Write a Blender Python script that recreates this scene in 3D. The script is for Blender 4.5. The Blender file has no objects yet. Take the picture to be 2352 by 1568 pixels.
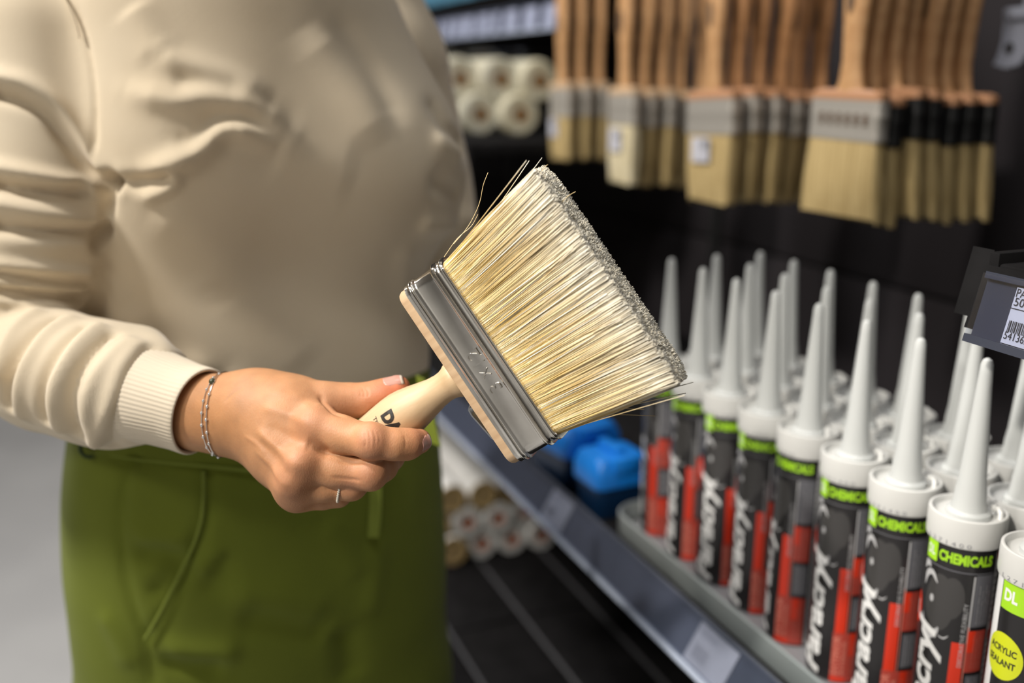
import bpy, bmesh, math, random
import numpy as np
from mathutils import Vector, Matrix

random.seed(7)
RNG = np.random.default_rng(11)
scene = bpy.context.scene
COL = scene.collection

# ------------------------------------------------------------------ camera, world, lights, exposure
W_PX, H_PX = 2352, 1568
PITCH = math.radians(15.0)
CAM_H = 1.35
FPX = W_PX * 35.0 / 36.0
R_ = np.array([1.0, 0.0, 0.0])
D_ = np.array([0.0, math.cos(PITCH), -math.sin(PITCH)])
U_ = np.array([0.0, math.sin(PITCH), math.cos(PITCH)])
C_ = np.array([0.0, 0.0, CAM_H])

cam_data = bpy.data.cameras.new('camera')
cam = bpy.data.objects.new('camera', cam_data)
COL.objects.link(cam)
cam.location = C_
cam.rotation_euler = (math.radians(90) - PITCH, 0, 0)
cam_data.sensor_width = 36.0
cam_data.lens = 35.0
cam_data.clip_start = 0.02
cam_data.dof.use_dof = True
cam_data.dof.focus_distance = 0.595
cam_data.dof.aperture_fstop = 2.8
scene.camera = cam
scene.cycles.max_bounces = 6
scene.cycles.diffuse_bounces = 3
scene.cycles.adaptive_threshold = 0.03

world = bpy.data.worlds.new('store_ambient')
scene.world = world
world.use_nodes = True
wn = world.node_tree.nodes['Background']
wn.inputs[0].default_value = (1.0, 0.87, 0.72, 1)
wn.inputs[1].default_value = 0.085

def area_light(name, loc, target, size, size_y, power, color):
    l = bpy.data.lights.new(name, 'AREA')
    l.shape = 'RECTANGLE'
    l.size = size
    l.size_y = size_y
    l.energy = power
    l.color = color
    o = bpy.data.objects.new(name, l)
    COL.objects.link(o)
    o.location = loc
    d = Vector(target) - Vector(loc)
    o.rotation_euler = d.to_track_quat('-Z', 'Y').to_euler()
    return o

area_light('ceiling_spot', (-1.45, 0.30, 2.95), (-0.10, 0.75, 1.2), 0.28, 0.28, 60, (1.0, 0.95, 0.88))
area_light('shelf_panel', (0.10, 0.45, 3.2), (0.15, 0.8, 1.0), 0.6, 0.3, 12, (0.95, 0.97, 1.0))
def spot_light(name, loc, target, deg, blend, power, color, radius=.05):
    l = bpy.data.lights.new(name, 'SPOT')
    l.energy = power; l.color = color; l.spot_size = math.radians(deg); l.spot_blend = blend; l.shadow_soft_size = radius
    o = bpy.data.objects.new(name, l); COL.objects.link(o); o.location = loc
    o.rotation_euler = (Vector(target) - Vector(loc)).to_track_quat('-Z', 'Y').to_euler()
    return o
spot_light('added_brush_spot', (-1.05, -0.70, 2.65), (0.07, 0.60, 1.19), 15.0, 0.75, 225, (1.0, 0.94, 0.84))  # unseen spot added to brighten the held brush and hand
area_light('aisle_panel', (-2.2, 2.8, 3.2), (-2.0, 2.8, 0.0), 1.6, 1.6, 29, (1.0, 0.98, 0.95))
area_light('added_reflection_fill', (-2.0, -1.4, 3.2), (-2.1, -2.4, 0.6), 1.0, 1.0, 70, (1.0, 0.95, 0.88))  # added lamp: lights the wall behind the viewer for the ferrule to reflect
area_light('added_roll_fill', (-1.3, 1.75, 2.9), (0.1, 1.9, 0.8), 0.4, 0.4, 30, (1.0, 0.96, 0.92))  # fill added to lift the low roll sleeves and the far rollers

scene.view_settings.view_transform = 'Standard'
scene.view_settings.look = 'None'
scene.view_settings.gamma = 1.0
scene.view_settings.use_curve_mapping = False
scene.view_settings.exposure = -0.13

# ------------------------------------------------------------------ geometry helpers
def ray(x, y):
    return R_ * ((x - W_PX / 2) / FPX) - U_ * ((y - H_PX / 2) / FPX) + D_

def at(x, y, d):
    return C_ + ray(x, y) * d

def at_y(x, y, wy):
    r = ray(x, y)
    return C_ + r * (wy / r[1])

# shelf coordinates: s along the shelf (away from camera), t into the shelf, z up
P0 = np.array([0.322, 0.649])
SA = np.array([-0.374, 0.927]); SA /= np.linalg.norm(SA)
TA = np.array([SA[1], -SA[0]])
def stz(s, t, z):
    q = P0 + s * SA + t * TA
    return np.array([q[0], q[1], z])
SHELF_ROT = math.atan2(SA[1], SA[0])      # local +X along s
def on_t(x, y, t):
    r = ray(x, y)
    d = (t - ((C_[:2] - P0) @ TA)) / (r[:2] @ TA)
    p = C_ + r * d
    return float((p[:2] - P0) @ SA), float(p[2])

def new_mesh(name, V, faces, smooth=True, mats=(), fmat=None):
    me = bpy.data.meshes.new(name)
    if isinstance(faces, np.ndarray):
        V = np.asarray(V, dtype=np.float32)
        k = faces.shape[1]
        me.vertices.add(len(V)); me.vertices.foreach_set('co', V.ravel())
        me.loops.add(faces.size); me.loops.foreach_set('vertex_index', faces.astype(np.int32).ravel())
        me.polygons.add(len(faces))
        me.polygons.foreach_set('loop_start', np.arange(0, faces.size, k, dtype=np.int32))
        me.update(calc_edges=True)
    else:
        me.from_pydata([tuple(map(float, v)) for v in V], [], faces)
    for m in mats:
        me.materials.append(m)
    if fmat is not None:
        me.polygons.foreach_set('material_index', np.asarray(fmat, dtype=np.int32))
    if smooth:
        me.polygons.foreach_set('use_smooth', np.ones(len(me.polygons), dtype=bool))
    me.validate(); me.update()
    return me

def link(name, me, parent=None, matrix=None):
    o = bpy.data.objects.new(name, me)
    COL.objects.link(o)
    if parent is not None:
        o.parent = parent
    if matrix is not None:
        o.matrix_basis = matrix
    return o

def tag(o, label=None, cat=None, group=None, kind=None):
    if label: o['label'] = label
    if cat: o['category'] = cat
    if group: o['group'] = group
    if kind: o['kind'] = kind
    return o

def empty(name, matrix=None, label=None, cat=None, group=None):
    o = bpy.data.objects.new(name, None)
    COL.objects.link(o)
    o.empty_display_size = 0.02
    if matrix is not None:
        o.matrix_basis = matrix
    return tag(o, label, cat, group)

def mat4(origin, x, y, z):
    m = Matrix.Identity(4)
    for i in range(3):
        m[i][0], m[i][1], m[i][2], m[i][3] = float(x[i]), float(y[i]), float(z[i]), float(origin[i])
    return m

def shelf_matrix(s, t, z, rot=0.0):
    p = stz(s, t, z)
    return Matrix.Translation(Vector(p)) @ Matrix.Rotation(SHELF_ROT + rot, 4, 'Z')
# in shelf_matrix local frames: +X = s (away), +Y = -t (towards the aisle), +Z up

def copy_tree(o, parent=None):
    c = o.copy(); COL.objects.link(c); c.parent = parent
    for ch in list(o.children):
        copy_tree(ch, c)
    return c

class MB:
    def __init__(self):
        self.v = []; self.f = []; self.m = []
    def add(self, V, F, m=0):
        o = len(self.v)
        self.v.extend([tuple(map(float, p)) for p in V])
        for f in F:
            self.f.append(tuple(i + o for i in f)); self.m.append(m)
        return self
    def box(self, x0, x1, y0, y1, z0, z1, bev=0.0, m=0, seg=2):
        bm = bmesh.new()
        bmesh.ops.create_cube(bm, size=1.0)
        for v in bm.verts:
            v.co = Vector(((x0 + x1) / 2 + v.co.x * (x1 - x0), (y0 + y1) / 2 + v.co.y * (y1 - y0), (z0 + z1) / 2 + v.co.z * (z1 - z0)))
        if bev > 0:
            bmesh.ops.bevel(bm, geom=bm.edges[:], offset=bev, segments=seg, affect='EDGES', profile=0.5)
        bm.verts.ensure_lookup_table()
        self.add([v.co[:] for v in bm.verts], [[v.index for v in f.verts] for f in bm.faces], m)
        bm.free()
        return self
    def rings(self, rings, cap=(True, True), m=0, closed=True):
        n = len(rings[0]); V = []; F = []
        for r in rings: V.extend(r)
        k = n if closed else n - 1
        for i in range(len(rings) - 1):
            for j in range(k):
                a = i * n + j; b = i * n + (j + 1) % n
                F.append((a, b, b + n, a + n))
        if closed and cap[0]: F.append(tuple(reversed(range(n))))
        if closed and cap[1]: F.append(tuple(range((len(rings) - 1) * n, len(rings) * n)))
        return self.add(V, F, m)
    def lathe(self, prof, n=32, m=0, cap=(True, True), center=(0, 0)):
        rr = []
        for r, z in prof:
            rr.append([(center[0] + r * math.cos(2 * math.pi * j / n), center[1] + r * math.sin(2 * math.pi * j / n), z) for j in range(n)])
        return self.rings(rr, cap, m)
    def tube(self, pts, rad, n=8, m=0, cap=(True, True)):
        pts = [np.array(p, float) for p in pts]
        rads = rad if hasattr(rad, '__len__') else [rad] * len(pts)
        rr = []; up = None
        for i, p in enumerate(pts):
            t = pts[min(i + 1, len(pts) - 1)] - pts[max(i - 1, 0)]
            t = t / (np.linalg.norm(t) + 1e-12)
            if up is None:
                up = np.cross(t, [0.3, 0.2, 1.0])
                if np.linalg.norm(up) < 1e-3: up = np.cross(t, [1, 0, 0])
            up = up - t * (up @ t); up /= np.linalg.norm(up) + 1e-12
            w = np.cross(t, up)
            rr.append([p + rads[i] * (up * math.cos(2 * math.pi * j / n) + w * math.sin(2 * math.pi * j / n)) for j in range(n)])
        return self.rings(rr, cap, m)
    def sphere(self, c, r, n=10, m=0, sc=(1, 1, 1)):
        rr = []
        k = max(4, n // 2)
        for i in range(k + 1):
            a = -math.pi / 2 + math.pi * i / k
            q = max(math.cos(a), 0.02)
            rr.append([(c[0] + sc[0] * r * q * math.cos(2 * math.pi * j / n), c[1] + sc[1] * r * q * math.sin(2 * math.pi * j / n), c[2] + sc[2] * r * math.sin(a)) for j in range(n)])
        return self.rings(rr, (True, True), m)
    def mesh(self, name, mats, smooth=True, sharp=35):
        me = new_mesh(name, self.v, self.f, smooth, mats if isinstance(mats, (list, tuple)) else [mats], self.m)
        if smooth and sharp:
            me.set_sharp_from_angle(angle=math.radians(sharp))
        return me
    def build(self, name, mats, parent=None, matrix=None, smooth=True, sharp=35):
        return link(name, self.mesh(name, mats, smooth, sharp), parent, matrix)

def rrect(hx, hz, r, n=6):
    """rounded rectangle outline (x, z) counter clockwise"""
    out = []
    for cx, cz, a0 in ((hx - r, hz - r, 0), (-hx + r, hz - r, 90), (-hx + r, -hz + r, 180), (hx - r, -hz + r, 270)):
        for i in range(n + 1):
            a = math.radians(a0 + 90 * i / n)
            out.append((cx + r * math.cos(a), cz + r * math.sin(a)))
    return out

def catmull(pts, n=6):
    pts = [np.array(p, float) for p in pts]
    if len(pts) < 3: 
        return [pts[0] + (pts[-1] - pts[0]) * i / n for i in range(n + 1)]
    P = [2 * pts[0] - pts[1]] + pts + [2 * pts[-1] - pts[-2]]
    out = []
    for i in range(1, len(P) - 2):
        for k in range(n):
            t = k / n
            p0, p1, p2, p3 = P[i - 1], P[i], P[i + 1], P[i + 2]
            out.append(0.5 * (2 * p1 + (p2 - p0) * t + (2 * p0 - 5 * p1 + 4 * p2 - p3) * t * t + (-p0 + 3 * p1 - 3 * p2 + p3) * t ** 3))
    out.append(pts[-1])
    return out

def text_data(txt, size, bold=0.0, shear=0.0, space=1.0, res=3, extrude=0.0):
    cu = bpy.data.curves.new('lettering', 'FONT')
    cu.body = txt; cu.size = size; cu.offset = bold; cu.shear = shear
    cu.space_character = space; cu.resolution_u = res; cu.fill_mode = 'BOTH'; cu.extrude = extrude
    cu.align_x = 'LEFT'
    o = bpy.data.objects.new('lettering_tmp', cu)
    COL.objects.link(o)
    dg = bpy.context.evaluated_depsgraph_get()
    me = bpy.data.meshes.new_from_object(o.evaluated_get(dg))
    bpy.data.objects.remove(o); bpy.data.curves.remove(cu)
    return me

def text_bent(txt, width, height, fn, cuts_x=0, cuts_y=0, **kw):
    """flat lettering scaled to width x height, cut so that it can bend, then mapped by fn(x, y)"""
    me = text_data(txt, 1.0, **kw)
    bm = bmesh.new(); bm.from_mesh(me); bpy.data.meshes.remove(me)
    xs = [v.co.x for v in bm.verts]; ys = [v.co.y for v in bm.verts]
    x0, x1, y0, y1 = min(xs), max(xs), min(ys), max(ys)
    for v in bm.verts:
        v.co = Vector(((v.co.x - x0) / (x1 - x0) * width, (v.co.y - y0) / (y1 - y0) * height, v.co.z))
    for i in range(1, cuts_x):
        bmesh.ops.bisect_plane(bm, geom=bm.verts[:] + bm.edges[:] + bm.faces[:], plane_co=(width * i / cuts_x, 0, 0), plane_no=(1, 0, 0))
    for i in range(1, cuts_y):
        bmesh.ops.bisect_plane(bm, geom=bm.verts[:] + bm.edges[:] + bm.faces[:], plane_co=(0, height * i / cuts_y, 0), plane_no=(0, 1, 0))
    bm.verts.index_update()
    V = [fn(v.co.x, v.co.y) for v in bm.verts]
    F = [[v.index for v in f.verts] for f in bm.faces]
    bm.free()
    return V, F

# ------------------------------------------------------------------ signed distance modelling
def smin(a, b, k):
    h = np.clip(0.5 + 0.5 * (b - a) / k, 0, 1)
    return b + (a - b) * h - k * h * (1 - h)

def cone(P, a, b, ra, rb):
    a = np.asarray(a); b = np.asarray(b)
    ba = b - a
    t = np.clip(((P - a) @ ba) / (ba @ ba), 0, 1)
    q = P - a - t[:, None] * ba
    return np.sqrt((q * q).sum(1)) - (ra + (rb - ra) * t)

def chain(P, pts, k):
    f = None
    for (a, ra), (b, rb) in zip(pts[:-1], pts[1:]):
        g = cone(P, a, b, ra, rb)
        f = g if f is None else smin(f, g, k)
    return f

def ellipsoid(P, c, rad, rot=None):
    q = P - np.asarray(c)
    if rot is not None: q = q @ rot
    k0 = np.sqrt(((q / rad) ** 2).sum(1))
    return (k0 - 1) * min(rad)

def nets(sdf, lo, hi, h, block=4):
    lo = np.array(lo, float); hi = np.array(hi, float)
    nb = np.ceil((hi - lo) / (h * block)).astype(int)
    n = nb * block
    # coarse pass at block centres
    ax = [lo[i] + (np.arange(nb[i]) + 0.5) * h * block for i in range(3)]
    g = np.stack(np.meshgrid(*ax, indexing='ij'), -1).reshape(-1, 3)
    fc = sdf(g).reshape(nb)
    f = np.repeat(np.repeat(np.repeat(fc, block, 0), block, 1), block, 2).astype(np.float32)
    near = np.abs(fc) < h * block * 1.9
    nz = np.argwhere(near)
    off = np.stack(np.meshgrid(*[np.arange(block)] * 3, indexing='ij'), -1).reshape(-1, 3)
    idx = (nz[:, None, :] * block + off[None]).reshape(-1, 3)
    CH = 600000
    for i in range(0, len(idx), CH):
        ii = idx[i:i + CH]
        f[ii[:, 0], ii[:, 1], ii[:, 2]] = sdf(lo + ii * h)
    s = f < 0
    c = [s[dx:n[0] - 1 + dx, dy:n[1] - 1 + dy, dz:n[2] - 1 + dz] for dx in (0, 1) for dy in (0, 1) for dz in (0, 1)]
    anyc = np.logical_or.reduce(c); allc = np.logical_and.reduce(c)
    mask = anyc & ~allc
    cells = np.argwhere(mask)
    vid = -np.ones(mask.shape, np.int32); vid[mask] = np.arange(len(cells))
    acc = np.zeros((len(cells), 3)); cnt = np.zeros(len(cells))
    corner = [(0,0,0),(1,0,0),(0,1,0),(1,1,0),(0,0,1),(1,0,1),(0,1,1),(1,1,1)]
    for a in range(8):
        for b in range(a + 1, 8):
            d = np.array(corner[b]) - np.array(corner[a])
            if np.abs(d).sum() != 1: continue
            ia = cells + corner[a]; ib = cells + corner[b]
            fa = f[ia[:, 0], ia[:, 1], ia[:, 2]]; fb = f[ib[:, 0], ib[:, 1], ib[:, 2]]
            cr = (fa < 0) != (fb < 0)
            t = np.where(cr, fa / np.where(cr, fa - fb, 1), 0)
            p = np.array(corner[a]) + t[:, None] * d
            acc[cr] += p[cr]; cnt[cr] += 1
    V = lo + (cells + acc / cnt[:, None]) * h
    quads = []
    for ax_ in range(3):
        u, w = (ax_ + 1) % 3, (ax_ + 2) % 3
        sl0 = [slice(None)] * 3; sl1 = [slice(None)] * 3
        sl0[ax_] = slice(0, -1); sl1[ax_] = slice(1, None)
        diff = s[tuple(sl0)] != s[tuple(sl1)]
        e = np.argwhere(diff)
        ok = (e[:, u] > 0) & (e[:, w] > 0) & (e[:, u] < n[u] - 1) & (e[:, w] < n[w] - 1)
        e = e[ok]
        if not len(e): continue
        ins = s[e[:, 0], e[:, 1], e[:, 2]]
        eu = np.zeros(3, int); eu[u] = 1; ew = np.zeros(3, int); ew[w] = 1
        q = [vid[tuple((e - o).T)] for o in (0 * eu, eu, eu + ew, ew)]
        q = np.stack(q, 1)
        q[~ins] = q[~ins][:, ::-1]
        quads.append(q)
    Q = np.concatenate(quads)
    Q = Q[(Q >= 0).all(1)]
    return V, Q

def vnormals(V, Q):
    N = np.zeros_like(V)
    fn = np.cross(V[Q[:, 2]] - V[Q[:, 0]], V[Q[:, 3]] - V[Q[:, 1]])
    for i in range(4):
        np.add.at(N, Q[:, i], fn)
    return N / (np.linalg.norm(N, axis=1, keepdims=True) + 1e-12)

def relax(V, Q, it=1, lam=0.5):
    for _ in range(it):
        A = np.zeros_like(V); c = np.zeros(len(V))
        for i in range(4):
            for j in (1, 3):
                np.add.at(A, Q[:, i], V[Q[:, (i + j) % 4]]); np.add.at(c, Q[:, i], 1)
        V = V + lam * (A / np.maximum(c, 1)[:, None] - V)
    return V

def newton(V, sdf, it=2):
    e = 4e-4
    for _ in range(it):
        f = sdf(V)
        g = np.stack([(sdf(V + e * np.eye(3)[i]) - sdf(V - e * np.eye(3)[i])) / (2 * e) for i in range(3)], 1)
        V = V - np.clip(f, -2e-3, 2e-3)[:, None] * g / np.maximum((g * g).sum(1), 0.3)[:, None]
    return V

def hit(sdf, x, y, dmin=0.45, dmax=1.4):
    r = ray(x, y); L = np.linalg.norm(r)
    d = dmin
    for _ in range(160):
        f = float(sdf((C_ + r * d)[None])[0])
        if f < 2e-4 or d > dmax: break
        d += max(f * 0.7, 3e-4) / L
    return C_ + r * d

def radial_hit(sdf, c, u, out=0.06):
    c = np.asarray(c); u = np.asarray(u) / np.linalg.norm(u)
    ts = np.linspace(out, 0, 240)
    f = sdf(c + ts[:, None] * u)
    i = np.argmax(f < 0)
    return c + ts[i] * u

def poly_dist(P, pts):
    best = np.full(len(P), 1e9); par = np.zeros(len(P))
    n = len(pts) - 1
    for i in range(n):
        a, b = pts[i], pts[i + 1]
        ba = b - a
        t = np.clip(((P - a) @ ba) / (ba @ ba + 1e-12), 0, 1)
        q = P - a - t[:, None] * ba
        d = np.sqrt((q * q).sum(1))
        m = d < best
        best[m] = d[m]; par[m] = (i + t[m]) / n
    return best, par

def folds(V, N, sdf, spec):
    """spec rows: (pixel polyline, height in m, half width in m); fades to both ends"""
    D = np.zeros(len(V))
    for row in spec:
        pl, amp, wid = row[:3]
        fade = row[3] if len(row) > 3 else True
        pts = [hit(sdf, *p) for p in pl]
        pts = [pts[0]] + [q for i, q in enumerate(pts[1:]) if np.linalg.norm(q - pts[i]) < 0.14]
        if len(pts) < 2: continue
        pts = catmull(pts, 4)
        lo = np.min(pts, 0) - 3.2 * wid; hi = np.max(pts, 0) + 3.2 * wid
        m = ((V > lo) & (V < hi)).all(1)
        if not m.any(): continue
        d, par = poly_dist(V[m], pts)
        a = amp * np.exp(-(d / wid) ** 2)
        if fade: a = a * np.clip(np.minimum(par, 1 - par) * 5 + 0.15, 0, 1)
        D[m] += a
    return V + N * D[:, None]

# ------------------------------------------------------------------ materials
def principled(name, color, rough=0.5, metal=0.0, **kw):
    m = bpy.data.materials.new(name); m.use_nodes = True
    b = m.node_tree.nodes['Principled BSDF']
    b.inputs['Base Color'].default_value = (*color, 1)
    b.inputs['Roughness'].default_value = rough
    b.inputs['Metallic'].default_value = metal
    for k, v in kw.items():
        b.inputs[k].default_value = v
    return m

def nd(m, typ, **kw):
    n = m.node_tree.nodes.new(typ)
    for k, v in kw.items(): setattr(n, k, v)
    return n

def noise_color(m, c1, c2, scale=5.0, stretch=(1, 1, 1), detail=4.0, lo=0.35, hi=0.65, bump=0.0, coord='Object', bump_scale=None, dist=0.001):
    nt = m.node_tree; b = nt.nodes['Principled BSDF']
    tc = nd(m, 'ShaderNodeTexCoord'); mp = nd(m, 'ShaderNodeMapping')
    mp.inputs['Scale'].default_value = stretch
    nz = nd(m, 'ShaderNodeTexNoise'); nz.inputs['Scale'].default_value = scale; nz.inputs['Detail'].default_value = detail
    cr = nd(m, 'ShaderNodeValToRGB')
    cr.color_ramp.elements[0].position = lo; cr.color_ramp.elements[1].position = hi
    cr.color_ramp.elements[0].color = (*c1, 1); cr.color_ramp.elements[1].color = (*c2, 1)
    nt.links.new(tc.outputs[coord], mp.inputs[0]); nt.links.new(mp.outputs[0], nz.inputs['Vector'])
    nt.links.new(nz.outputs['Fac'], cr.inputs[0]); nt.links.new(cr.outputs[0], b.inputs['Base Color'])
    if bump:
        nb = nz
        if bump_scale:
            nb = nd(m, 'ShaderNodeTexNoise'); nb.inputs['Scale'].default_value = bump_scale
            nt.links.new(mp.outputs[0], nb.inputs['Vector'])
        bp = nd(m, 'ShaderNodeBump'); bp.inputs['Strength'].default_value = bump; bp.inputs['Distance'].default_value = dist
        nt.links.new(nb.outputs['Fac'], bp.inputs['Height']); nt.links.new(bp.outputs[0], b.inputs['Normal'])
    return m

M = {}
M['floor'] = noise_color(principled('floor_concrete', (.4, .4, .4), 0.45), (.40, .40, .405), (.50, .50, .50), 1.6, bump=0.05, bump_scale=60)
M['wall'] = noise_color(principled('wall_paint', (.5, .5, .5), 0.8), (.48, .48, .48), (.54, .54, .53), 2)
M['black'] = noise_color(principled('black_powder_coat', (.012, .011, .012), 0.75, **{'Specular IOR Level': 0.12}), (.0045, .0042, .0045), (.008, .0075, .008), 30, bump=0.15, bump_scale=900, dist=0.0004)
M['panel'] = noise_color(principled('black_back_panel', (.02, .018, .02), 0.8, **{'Specular IOR Level': 0.2}), (.015, .0125, .014), (.021, .018, .020), 3)
M['seam'] = principled('black_seam', (.006, .006, .006), 0.6)
M['greyline'] = principled('grey_shelf_wire', (.06, .06, .066), 0.5)
M['tray'] = noise_color(principled('grey_tray_plastic', (.2, .2, .21), 0.4), (.19, .19, .20), (.23, .23, .245), 8)
M['traylip'] = noise_color(principled('grey_tray_lip', (.2, .2, .21), 0.35), (.20, .23, .235), (.25, .27, .27), 6)
M['rail'] = noise_color(principled('price_rail_plastic', (.10, .11, .15), 0.25), (.062, .068, .085), (.105, .112, .138), 5)
M['railedge'] = principled('clear_rail_edge', (.33, .37, .46), 0.15)
M['paper'] = noise_color(principled('price_paper', (.62, .62, .68), 0.7), (.44, .44, .49), (.52, .52, .57), 12)
M['paper_dim'] = noise_color(principled('rail_ticket_paper', (.3, .3, .32), 0.8), (.27, .27, .285), (.34, .34, .36), 12)
M['tagback'] = noise_color(principled('navy_tag_plastic', (.03, .034, .05), 0.25), (.026, .030, .045), (.040, .045, .063), 5)
M['ink'] = principled('printed_ink', (.012, .012, .014), 0.6)
M['greyink'] = principled('printed_grey', (.22, .22, .24), 0.6)
M['white_plastic'] = principled('white_plastic', (.57, .57, .555), 0.38)
M['nozzle'] = principled('nozzle_plastic', (.50, .515, .51), 0.4)
M['tube_black'] = principled('label_black', (.016, .015, .016), 0.3)
M['tube_face'] = principled('label_charcoal', (.045, .043, .043), 0.35)
M['lab_silver'] = principled('label_silver', (.42, .42, .43), 0.3)
M['lab_white'] = principled('label_white', (.72, .72, .72), 0.4)
M['lab_red'] = principled('label_red', (.62, .035, .012), 0.35)
M['lab_dimred'] = principled('label_dull_red', (.38, .05, .035), 0.4)
M['lab_pink'] = principled('label_pale_red', (.62, .20, .15), 0.4)
M['lab_grey'] = principled('label_grey', (.12, .12, .135), 0.4)
M['lab_green'] = principled('label_green', (.33, .62, .02), 0.4)
M['lab_yellow'] = principled('label_yellow', (.55, .60, .015), 0.4)
M['blue'] = noise_color(principled('blue_plastic', (.01, .22, .75), 0.35), (.006, .20, .72), (.012, .25, .82), 8)
M['navy'] = principled('navy_plastic', (.004, .028, .085), 0.4)
M['blue2'] = principled('pale_blue_plastic', (.10, .28, .42), 0.4)
M['fluff'] = noise_color(principled('cream_fleece', (.6, .55, .38), 0.95), (.56, .50, .33), (.68, .64, .49), 60, bump=0.6, bump_scale=300, dist=0.003)
M['core'] = principled('orange_brown_core', (.36, .19, .07), 0.7)
M['rolltube'] = noise_color(principled('white_roll_sleeve', (.72, .71, .68), 0.7), (.66, .65, .62), (.76, .75, .73), 20)
M['cork'] = noise_color(principled('tan_roll_end', (.40, .28, .12), 0.8), (.34, .23, .09), (.46, .33, .16), 60)
M['redcore'] = principled('red_brown_core', (.42, .12, .045), 0.7)
M['film'] = principled('clear_film', (.9, .9, .9), 0.05)
M['steel'] = principled('steel_wire', (.45, .46, .48), 0.3, 1.0)
M['greyclip'] = principled('grey_clip_plastic', (.20, .21, .25), 0.4)
M['copper'] = principled('dark_wood_shoulder', (.40, .20, .10), 0.5)

def clear_sheet():
    m = bpy.data.materials.new('clear_plastic_sheet'); m.use_nodes = True
    nt = m.node_tree; nt.nodes.clear()
    o = nt.nodes.new('ShaderNodeOutputMaterial'); t = nt.nodes.new('ShaderNodeBsdfTransparent'); g = nt.nodes.new('ShaderNodeBsdfGlossy')
    t.inputs[0].default_value = (.93, .95, 1, 1); g.inputs['Roughness'].default_value = 0.12
    mx = nt.nodes.new('ShaderNodeMixShader'); mx.inputs[0].default_value = 0.07
    nt.links.new(t.outputs[0], mx.inputs[1]); nt.links.new(g.outputs[0], mx.inputs[2]); nt.links.new(mx.outputs[0], o.inputs[0])
    return m
M['clear'] = clear_sheet()

def wood(name, c1, c2, rough=0.5, scale=1.0):
    m = principled(name, c1, rough)
    nt = m.node_tree; b = nt.nodes['Principled BSDF']
    tc = nd(m, 'ShaderNodeTexCoord'); mp = nd(m, 'ShaderNodeMapping'); mp.inputs['Scale'].default_value = (260 * scale, 14 * scale, 260 * scale)
    nz = nd(m, 'ShaderNodeTexNoise'); nz.inputs['Scale'].default_value = 1.0; nz.inputs['Detail'].default_value = 5
    cr = nd(m, 'ShaderNodeValToRGB'); cr.color_ramp.elements[0].position = .3; cr.color_ramp.elements[1].position = .7
    cr.color_ramp.elements[0].color = (*c2, 1); cr.color_ramp.elements[1].color = (*c1, 1)
    nt.links.new(tc.outputs['Object'], mp.inputs[0]); nt.links.new(mp.outputs[0], nz.inputs['Vector'])
    nt.links.new(nz.outputs['Fac'], cr.inputs[0]); nt.links.new(cr.outputs[0], b.inputs['Base Color'])
    bp = nd(m, 'ShaderNodeBump'); bp.inputs['Strength'].default_value = .12; bp.inputs['Distance'].default_value = .0005
    nt.links.new(nz.outputs['Fac'], bp.inputs['Height']); nt.links.new(bp.outputs[0], b.inputs['Normal'])
    return m
M['wood'] = wood('pale_beech', (.58, .42, .255), (.50, .35, .20))
M['wood2'] = wood('stock_beech', (.56, .40, .25), (.44, .29, .17))
M['wood_h'] = wood('handle_wood_tan', (.55, .32, .15), (.42, .22, .09), 0.5, 0.4)
M['wood_d'] = wood('handle_wood_brown', (.42, .21, .085), (.30, .14, .05), 0.5, 0.4)

M['chrome'] = noise_color(principled('tinned_steel', (.62, .60, .56), 0.17, 1.0), (.64, .61, .56), (.78, .75, .70), 40, bump=0.05, bump_scale=500, dist=0.0003)
M['ferrule2'] = principled('matte_tin', (.50, .47, .42), 0.4, 0.5)
M['ferrule_b'] = principled('black_ferrule', (.012, .012, .012), 0.35)
M['brist'] = noise_color(principled('tan_bristle', (.42, .30, .13), 0.7), (.36, .255, .10), (.52, .39, .18), 1.0, (320, 320, 6), bump=0.8, dist=0.002)
M['brist2'] = noise_color(principled('pale_bristle', (.60, .52, .33), 0.7), (.52, .44, .25), (.68, .60, .42), 1.0, (320, 320, 6), bump=0.8, dist=0.002)

def strand_mat():
    m = principled('natural_bristle', (.8, .7, .5), 0.42)
    nt = m.node_tree; b = nt.nodes['Principled BSDF']
    a = nd(m, 'ShaderNodeVertexColor'); a.layer_name = 'tint'
    nt.links.new(a.outputs['Color'], b.inputs['Base Color'])
    tl = nd(m, 'ShaderNodeBsdfTranslucent'); mx = nd(m, 'ShaderNodeMixShader'); mx.inputs[0].default_value = 0.12
    nt.links.new(a.outputs['Color'], tl.inputs[0]); nt.links.new(b.outputs[0], mx.inputs[1]); nt.links.new(tl.outputs[0], mx.inputs[2])
    nt.links.new(mx.outputs[0], nt.nodes['Material Output'].inputs['Surface'])
    return m
M['strand'] = strand_mat()
M['corefill'] = principled('bristle_core', (.50, .40, .22), 0.9)

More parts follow.
